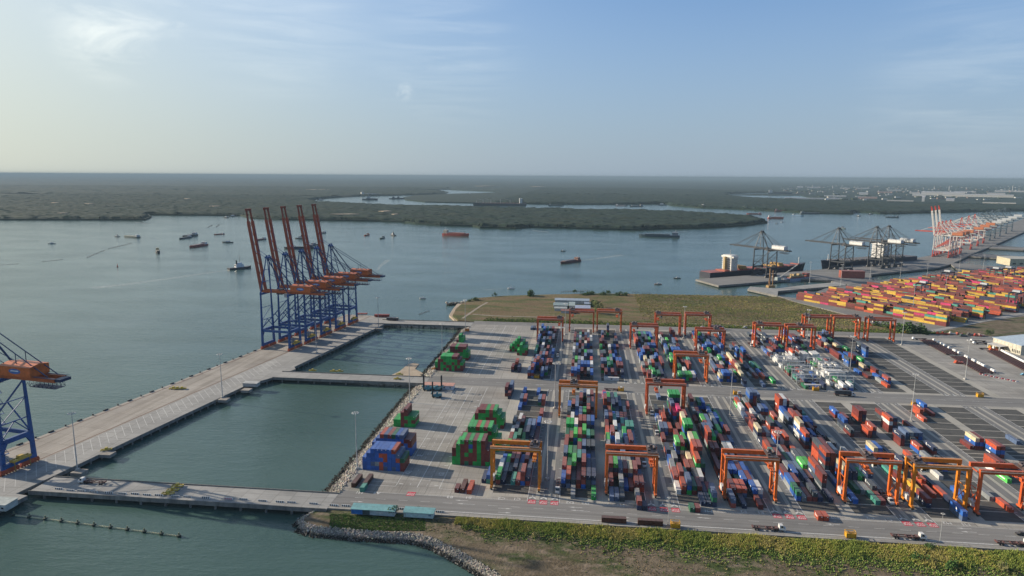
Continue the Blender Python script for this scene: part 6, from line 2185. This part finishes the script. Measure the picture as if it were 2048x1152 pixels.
RED, DK, BLH, GRN = (.28, .05, .035), (.03, .035, .04), (.05, .12, .22), (.04, .07, .055)
BL = (('tug', 'small grey tug at the left, just before a grey barge', 234, 473.5, 20, (225, 473), (.10, .11, .10)),
      ('barge', 'grey green barge with a short wake at the left', 263, 474.5, 62, (240, 473), (.13, .15, .13), (.28, .29, .22)),
      ('barge', 'dark barge rafted beside another, rear one of the pair', 379, 473, 75, (350, 478), (.05, .06, .06), (.1, .11, .11)),
      ('barge', 'dark barge rafted beside another, front one of the pair', 370, 477, 55, (345, 481), (.06, .07, .08), (.09, .1, .1)),
      ('barge', 'dark red barge below the dark rafted pair', 396, 493, 70, (370, 497.5), RED, (.16, .06, .05)),
      ('barge', 'small red barge right of the dark rafted pair', 438, 469, 34, (425, 470), RED, (.2, .07, .05)),
      ('boat', 'small dark boat trailing a thin wake near the nearest raised boom', 455, 485.2, 28, (430, 485), DK),
      ('cargo', 'dark ship seen bow on with a pale yellow bridge', 315.5, 505, 46, (318, 540), DK, (.2, .17, .1), (.5, .42, .2)),
      ('tug', 'white and black work ship with a tall mast, long wake behind', 480, 537.5, 44, (520, 533.5), (.03, .035, .045), (.3, .3, .3), (.66, .66, .66)),
      ('boat', 'lone small boat at the far left of the river', 103.5, 487.5, 17, (60, 488.5), (.25, .27, .26)),
      ('barge', 'red brown barge seen between the first two raised booms', 520, 480, 48, (500, 483), (.16, .08, .07), (.15, .1, .09)),
      ('tug', 'dark tug behind the third raised boom', 600, 477.5, 30, (580, 477), DK, (.1, .1, .1), (.5, .48, .45)),
      ('boat', 'dark work boat between the fourth and fifth raised booms', 627, 490.5, 32, (600, 494), (.10, .10, .11), (.2, .2, .2), (.3, .3, .3)),
      ('barge', 'grey barge just right of the fifth raised boom', 642, 467, 44, (620, 470), (.12, .13, .13), (.16, .15, .14)),
      ('barge', 'low black pontoon behind the third raised boom', 598, 497.2, 70, (560, 497.4), DK, (.04, .04, .04), (.05, .05, .05)),
      ('barge', 'orange red barge, left of three close together in mid river', 733, 471, 42, (715, 476.5), (.36, .075, .04), (.2, .1, .06), (.5, .3, .2)),
      ('barge', 'dark green barge, middle of three close together in mid river', 764, 477, 42, (748, 483), GRN, (.06, .09, .07), (.2, .22, .2)),
      ('tug', 'dark tug, right of three close together in mid river', 786, 471, 30, (770, 468), DK, (.1, .1, .1), (.28, .28, .28)),
      ('cargo', 'red ship with a cream bridge heading across mid river', 912, 471.5, 84, (950, 473), (.44, .075, .05), (.3, .1, .07), (.62, .52, .4)),
      ('barge', 'dark red barge leaving a pale wake below the island', 1140, 524.5, 66, (1115, 528.5), (.17, .045, .04), (.09, .06, .06), (.35, .2, .15)),
      ('barge', 'long dark blue barge off the tip of the island', 1318, 473.8, 118, (1270, 472.5), (.03, .06, .08), (.04, .07, .08), (.2, .22, .25)),
      ('boat', 'tiny dark boat in open water below the island', 1126, 502.5, 12, (1110, 503), DK),
      ('boat', 'small white boat by the shore of the grassland', 1022, 577.5, 11, (1005, 577), (.5, .5, .5)),
      ('boat', 'small dark boat offshore before the moored red ship', 1316, 569, 12, (1300, 569), (.2, .12, .1)),
      ('boat', 'small white boat off the end of the far bridge', 845, 597.5, 9, (830, 597), (.4, .4, .38)),
      ('boat', 'small boat on the far side of the river, before the navy ship cranes', 1354, 557, 12, (1340, 557), DK),
      ('cargo', 'red and white ship off the right tip of the island', 1551.5, 437, 66, (1590, 437.5), (.45, .08, .05), (.4, .2, .15), (.66, .62, .58)),
      ('barge', 'blue barge right of the red and white ship', 1596, 432, 66, (1640, 435), (.03, .10, .2), (.05, .12, .2), (.2, .25, .3)),
      ('cargo', 'dark red ship close under the far mangrove belt', 1564, 423.3, 72, (1600, 424), (.14, .04, .035), (.2, .06, .05), (.5, .3, .28)),
      ('barge', 'red crane barge against the island tip', 1508, 428.5, 70, (1470, 428), (.3, .06, .05), (.2, .08, .06), (.3, .2, .2)),
      ('barge', 'long blue barge against the far shore', 1504, 418.2, 110, (1540, 419), (.03, .08, .16), (.05, .1, .15), (.3, .3, .3)),
      ('tug', 'dark ship at the far end of the channel behind the island', 1406, 414.5, 60, (1440, 416), (.05, .06, .08), (.1, .1, .1), (.6, .6, .6)),
      ('barge', 'grey barge right of the blue barge under the mangroves', 1620, 427.8, 96, (1650, 428), (.08, .1, .11), (.1, .12, .12), (.12, .14, .16)),
      ('barge', 'dark barge beyond the black crane booms', 1687, 457.5, 50, (1700, 462), (.06, .09, .1), (.16, .17, .17), (.15, .17, .18)),
      ('barge', 'small grey barge in the open water left of the red and white cranes', 1784, 435, 56, (1750, 434.5), (.06, .08, .09), (.08, .1, .1), (.12, .14, .15)),
      ('boat', 'small white yacht off the island tip', 1565, 444.5, 14, (1580, 444.5), (.6, .6, .6)), ('boat', 'tiny dark boat beside the white yacht', 1554, 447.5, 12, (1570, 447), DK),
      ('boat', 'dark boat alone in the water left of the far quay', 1718, 432.5, 26, (1740, 432), DK), ('boat', 'dark boat close to the far mangroves, right of centre', 1741, 428.8, 26, (1760, 429), DK),
      ('barge', 'barge in the narrow channel behind the island, left one', 1112, 412, 92, (1150, 412.5), (.05, .09, .1), (.1, .12, .12), (.2, .22, .22)), ('barge', 'barge in the narrow channel behind the island, middle one', 1243, 412, 74, (1280, 413), (.08, .08, .1), (.2, .2, .22), (.5, .5, .52)),
      ('barge', 'barge in the narrow channel behind the island, right one', 1272, 413, 90, (1240, 413.5), (.05, .08, .1), (.15, .16, .16), (.2, .2, .2)), ('boat', 'small boat moored where the channel meets the mangroves', 1324, 410.4, 60, (1360, 411), (.06, .08, .1)),
      ('crane', 'crane barge in the wide bend of the far channel, front one', 740, 400, 110, (790, 400), (.04, .05, .06), (.1, .1, .1), (.35, .35, .35)), ('cargo', 'pale ship in the far bend behind the crane barge', 740, 391.5, 170, (790, 391), (.12, .14, .15), (.3, .3, .3), (.62, .6, .55)),
      ('crane', 'dark crane barge right of the far channel bend, left one', 789, 398, 80, (830, 398), (.03, .04, .05), (.06, .06, .06), (.06, .06, .07)), ('crane', 'dark crane barge right of the far channel bend, right one', 799, 398, 80, (830, 398), (.03, .04, .05), (.06, .06, .06), (.08, .08, .08)),
      ('boat', 'small dark boat at the mouth of the left tributary', 640, 400.5, 50, (600, 400), DK), ('boat', 'dark boat far up the right tributary', 941, 388, 60, (960, 388), DK),
      ('boat', 'small boat by the left shore below the forest', 465, 433, 34, (440, 433), (.06, .07, .07)), ('boat', 'low boat nearer midstream below the left forest', 452, 435.5, 30, (440, 435), (.06, .07, .07)),
      ('cargo', 'dark ship with white bridge in the far right inlet', 1560, 389, 240, (1600, 389.5), (.06, .08, .1), (.1, .1, .1), (.62, .62, .62)))
for a in BL:
    boat(*a)

# deep-sea bulk carrier in the channel and the two moored container ships


def ship(lab, bow, stern, D, B, hullc, deckc, towx, towc, stacks, name='container_ship', cat='ship', gear=False, toww=.05, towh=1.0, z=WZ):
    a, b2 = Vector(G(*stern, z)), Vector(G(*bow, z))
    L = (b2 - a).length
    m_ = (a + b2) / 2
    t = thing(name, lab, cat, (m_.x, m_.y, WZ), math.atan2((b2 - a).y, (b2 - a).x))
    h = hull_mesh(L, B, D, .6, .88, .35)
    part(h, 'hull', t, hullc)
    part(MB().box(-L * .49, L * .34, -B * .44, B * .44, D, D + .25), 'deck', t, deckc)
    b = MB()
    for i in range(12):
        q = -L * .36 + i * L * .058
        if abs(q - towx * L) > L * .05: b.box(q, q + L * .046, -B * .38, B * .38, D + .25, D + 2.2)
    part(b, 'hatch_cover', t, deckc)
    b = MB()
    for s in (-1, 1):
        for i in range(26):
            q = -L * .48 + i * L * .033
            b.bar((q, s * B * .45, D), (q, s * B * .45, D + 1.6), .25)
        b.bar((-L * .48, s * B * .45, D + 1.6), (L * .34, s * B * .45, D + 1.6), .25)
    b.box(L * .38, L * .40, -B * .3, B * .3, D * 1.15, D * 1.15 + 2)
    part(b, 'railing', t, deckc)
    th = 24 * towh
    T = towx * L
    b = MB(); b.box(T - L * toww / 2, T + L * toww / 2, -B * .36, B * .36, D, D + th, 0, .6)
    b.box(T - L * toww * .45, T + L * toww * .35, -B * .49, B * .49, D + th - 4.5, D + th - 1.6)
    for i in range(6): b.box(T - L * toww * .56, T + L * toww * .56, -B * .40, B * .40, D + 3 + i * th / 7.4, D + 3.25 + i * th / 7.4)
    tw = part(b, 'bridge_tower', t, towc)
    b = MB()
    for i in range(6): b.box(T - L * toww / 2 - .1, T + L * toww / 2 + .1, -B * .3, B * .3, D + 4 + i * th / 7.4, D + 4.9 + i * th / 7.4)
    part(b, 'window', tw, None, 0, M['glass'])
    part(MB().box(T - L * toww * .95, T - L * toww * .62, -2.2, 2.2, D, D + th * .9, .3, .3), 'funnel', t, (.35, .25, .1) if not gear else (.1, .1, .1))
    part(MB().tube((T, 0, D + th), (T, 0, D + th + 9), .5, 7), 'mast', t, (.3, .3, .3))
    part(MB().tube((L * .43, 0, D), (L * .43, 0, D + 15), .7, 7), 'foremast', t, (.6, .6, .58))
    if gear:
        for q in (-.2, -.02, .16, .3):
            b = MB(); b.bar((q * L, 0, D), (q * L, 0, D + 26), 2.2); b.bar((q * L, 0, D + 18), (q * L + L * .11, 0, D + 27), 1.0); b.box(q * L - 2, q * L + 2, -2, 2, D + 12, D + 18)
            part(b, 'deck_crane', t, (.5, .46, .4))
    if stacks:
        b = MB()
        nr = int(B * .76 / 2.5)
        for (q, w, hh, c) in stacks:
            for r in range(nr):
                for k in range(max(1, hh - (r * 7 % 3 == 0))):
                    b.box(q * L - 6.1, q * L + 6.1, -B * .36 + r * 2.5, -B * .36 + r * 2.5 + 2.4, D + 2.25 + k * CHT, D + 2.25 + k * CHT + 2.55)
        o = b.build('deck_containers', P_, None, (.42, .25, .06), (m_.x, m_.y, WZ))
        o.rotation_euler = t.rotation_euler
        tag(o, kind='stuff')
    return t


ship('moored container ship with red deck and tall white bridge tower', (1609, 539.5), (1409, 556), 10.5, 30, (.012, .016, .032), (.34, .075, .045), -.27, (.66, .65, .61), ((-.17, 1, 2, (.42, .24, .05)), (.12, 1, 1, (.35, .06, .04)), (.2, 1, 2, (.48, .32, .06))), toww=.06, towh=1.15)
ship('moored navy container ship with a broad white bridge block', (1641, 537.5), (1819, 522.5), 12.5, 36, (.014, .02, .045), (.10, .085, .075), -.14, (.66, .66, .65), (), toww=.07, towh=1.35)
ship('bulk carrier with deck cranes anchored in the channel behind the island', (945, 411.2), (1052, 411.4), 14, 34, (.035, .04, .05), (.25, .12, .09), -.40, (.66, .66, .64), (), 'bulk_carrier', 'ship', True, .05, 1.2)
boat('cargo', 'blue and white barge moored in the slip with tan containers aboard', 1592, 561, 62, (1562, 564), (.30, .36, .46), (.2, .06, .05), (.3, .07, .06), 'boats and barges on the river', None, (.42, .30, .14))
# piling rig on the small pier
x, y = G(1541, 575)
t = thing('piling_rig', 'rusty piling rig with twin masts on the small pier', 'piling rig', (x, y, .05), .3)
part(MB().box(-6, 6, -4, 4, 0, 3.5, .6, .4), 'body', t, (.28, .17, .05))
b = MB(); b.bar((-1.5, 0, 3), (-2.5, 0, 30), 1.6); b.bar((3.5, 0, 3), (2.8, 0, 27), 1.1); b.bar((-2.3, 0, 24), (2.9, 0, 24), .6); b.bar((-4.5, 0, 3), (-2.4, 0, 20), .6)
part(b, 'mast', t, (.22, .12, .05))
x, y = G(1556, 560)
t = thing('crawler_crane', 'grey crawler crane with a slanting boom beside the moored red ship', 'crane', (x, y, .05), math.atan2(.557, .83))
part(MB().box(-5, 4, -3, 3, 0, 5, .4, .4), 'body', t, (.25, .3, .3))
b = MB()
for s in (-1, 1): b.bar((3, s * 1.1, 4), (44, s * .5, 23), .8)
for i in range(9): b.bar((4 + i * 4.5, -1, 4.5 + i * 2.1), (8 + i * 4.5, 1, 6.3 + i * 2.1), .5)
part(b, 'boom', t, (.34, .35, .34))
# dark stackers in the yellow yard
for i, (px, py) in enumerate(((1844, 594), (1893, 569), (1965, 598), (1990, 562), (2015, 560), (2030, 615))):
    x, y = G(px, py)
    t = thing('gantry_crane', ORD[i] + ' dark gantry crane from the left in the yellow container yard', 'gantry crane', (x, y, .05), TANG, 'dark gantry cranes of the yellow yard')
    c = (.03, .035, .05)
    for sx in (-1, 1):
        for sy in (-1, 1): part(MB().box(sx * 12 - .6, sx * 12 + .6, sy * 4 - .6, sy * 4 + .6, 0, 19), 'leg', t, c)
        part(MB().box(sx * 12 - .5, sx * 12 + .5, -4, 4, 1.2, 2.6), 'sill_beam', t, c)
    for sy in (-1, 1): part(MB().box(-12.8, 12.8, sy * 4 - .8, sy * 4 + .8, 19, 21), 'main_girder', t, c)
    part(MB().box(-3, 3, -4.6, 4.6, 21.1, 23.5, .4, .4), 'trolley', t, (.4, .42, .44))

# ------------------------------------------------------------------ things afloat
A, B = Vector(G(28, 1031, WZ)), Vector(G(358, 1073.5, WZ))
t = thing('float_boom', 'line of small white floats strung between dark buoys in front of the near bridge', 'float line', (A.x, A.y, WZ))
b = MB()
n = 110
for i in range(n):
    p = (B - A) * (i / (n - 1))
    b.hexa([(p.x - .33, p.y - .3, 0), (p.x + .33, p.y - .3, 0), (p.x + .33, p.y + .3, 0), (p.x - .33, p.y + .3, 0), (p.x - .2, p.y - .2, .6), (p.x + .2, p.y - .2, .6), (p.x + .2, p.y + .2, .6), (p.x - .2, p.y + .2, .6)])
part(b, 'float', t, (.62, .58, .36))['kind'] = 'stuff'
part(MB().bar((0, 0, .1), ((B - A).x, (B - A).y, .1), .16), 'cable', t, (.3, .27, .12))
for i in range(11):
    p = A.lerp(B, i / 10)
    u = thing('mooring_buoy', 'dark green buoy with a top knob in the float line before the near bridge', 'buoy', (p.x, p.y, WZ), 0, 'buoys of the float line')
    part(MB().tube((0, 0, -.5), (0, 0, 1.0), 1.15, 10, 1.0), 'drum', u, (.02, .035, .025))
    part(MB().tube((0, 0, 1.0), (0, 0, 2.2), .45, 8, .3), 'knob', u, (.15, .17, .1))
x, y = G(235, 533.5, WZ)
t = thing('channel_buoy', 'small red channel buoy alone on the left river', 'buoy', (x, y, WZ))
part(MB().tube((0, 0, -.5), (0, 0, 1.2), 1.6, 10, 1.3), 'float', t, (.4, .05, .03)); part(MB().tube((0, 0, 1.2), (0, 0, 6.5), .7, 8, .2), 'tower', t, (.4, .05, .03))
for i, (a, b2, wd) in enumerate((((174, 515), (198, 505), 3), ((200, 503.5), (210, 501), 3), ((216, 498), (263, 486.5), 3), ((83, 523.5), (126, 519), 4), ((0, 530.5), (38, 527.5), 3), ((415, 455), (425, 450), 4), ((432, 454), (439, 449), 4), ((270, 444), (298, 448), 4), ((325, 437), (350, 437), 6), ((726, 453.5), (742, 454.5), 4), ((778, 447.5), (795, 449), 4),
                                  ((838, 629), (858, 622), 1.6), ((950, 463.5), (970, 464.5), 3), ((1066, 461), (1097, 464), 6), ((1350, 461.5), (1375, 463), 5), ((1122, 584), (1150, 582.5), 3), ((1152, 583), (1178, 581), 3), ((1265, 584.5), (1280, 584.5), 2), ((1284, 586), (1303, 585.5), 2))):
    p, q = Vector(G(*a, WZ)), Vector(G(*b2, WZ))
    d = q - p
    t = thing('fish_net', 'dark line of fish net poles on the river, ' + ('left group, first', 'left group, second', 'left group, third', 'below the left group', 'at the left picture edge', 'left of two near the nearest boom', 'right of two near the nearest boom', 'off the dark forest point', 'under the left forest shore', 'below the island, left', 'below the island, second',
              'beside the far bridge', 'right of the red ship', 'under the island bushes', 'off the island tip', 'off the grassland shore, left', 'off the grassland shore, second', 'off the grassland shore, third', 'off the grassland shore, right')[i], 'fish net', (p.x, p.y, WZ), math.atan2(d.y, d.x), 'fish nets on the river')
    L = d.length
    b = MB()
    for k in range(int(L / 4) + 1):
        b.bar((k * 4, (k % 3 - 1) * wd * .3, -1), (k * 4, (k % 3 - 1) * wd * .3, 1.6), .3)
    o = part(b, 'pole', t, (.05, .05, .045))
    o['kind'] = 'stuff'
    part(MB().box(0, L, -wd / 2, wd / 2, -.1, .12), 'net', t, (.06, .075, .07))

# odds and ends on the quay end and along the far road
for (px, py, rz, c, L, lab) in ((764, 634, .1, (.32, .05, .035), 18, 'red crate block at the far end of the quay'), (785, 641, -.1, (.04, .04, .05), 14, 'dark flat rack trailer at the far bridge'), (725, 629.5, .1, (.36, .06, .04), 12, 'low red crate at the tip of the quay'), (1003, 0, 0, None, 0, '')):
    if not c: continue
    x, y = G(px, py)
    t = thing('equipment_crate', lab, 'crate', (x, y, .05), rz)
    part(MB().box(-L / 2, L / 2, -1.8, 1.8, .6, 3.4 if L > 13 else 2.0), 'body', t, c)
    b = MB()
    for q in (-.4, 0, .4): b.box(q * L - .3, q * L + .3, -2.0, 2.0, 0, .6)
    part(b, 'skid', t, (.5, .48, .45))
for i, (px, py, c, lab) in enumerate(((1880, 668.5, (.5, .07, .02), 'bright orange crane part lying by the far road, leftmost'), (1890, 669, (.48, .07, .02), 'bright orange crane part by the far road, second'), (1905, 669, (.6, .55, .5), 'white crane part lying by the far road'), (1918, 669.5, (.4, .1, .06), 'red crane part right of the white one'),
                                      (1926, 673, (.05, .08, .08), 'dark tractor among the crane parts'), (1941, 671, (.1, .1, .1), 'charcoal crane part behind the dark tractor'), (1955, 672.5, (.45, .06, .04), 'red crane part near the end of the line'), (1962, 672.5, (.5, .3, .25), 'pale red crane part at the right end of the line'),
                                      (1815, 666, (.5, .3, .03), 'yellow crane part at the foot of the green bushes'), (1985, 697, (.5, .25, .02), 'yellow forklift before the workshop canopy'), (1987, 701, (.5, .09, .03), 'orange forklift before the workshop canopy'), (1917, 727, (.5, .08, .03), 'small orange machine in the trailer row'))):
    x, y = G(px, py)
    t = thing('machine_part', lab, 'machine part', (x, y, .05), rng.uniform(-.3, .3))
    part(MB().box(-4, 4, -1.5, 1.5, .5, 1.6, .1, .1), 'beam', t, c); part(MB().box(-3.2, -1.5, -1.4, 1.4, 1.6, 3.0, .2, .1), 'block', t, (c[0] * .8, c[1] * .8, c[2] * .8))
    b = MB()
    for q in (-3, 3): b.box(q - .4, q + .4, -1.5, 1.5, 0, .5)
    part(b, 'skid', t, (.06, .06, .06))
A, B = Vector(G(1962, 749)), Vector(G(2034, 764))
for i in range(14):
    p = A.lerp(B, i / 13)
    tag(MB().hexa([(-1.1, -.4, 0), (1.1, -.4, 0), (1.1, .4, 0), (-1.1, .4, 0), (-1.0, -.15, 1), (1.0, -.15, 1), (1.0, .15, 1), (-1.0, .15, 1)]).build('road_barrier', P_, None, (.66, .62, .6) if i % 2 else (.55, .12, .12), (p.x, p.y, .04)),
        ('white' if i % 2 else 'red') + ' plastic barrier in the line beyond the parked trailers', 'barrier', 'plastic barriers beyond the trailers')
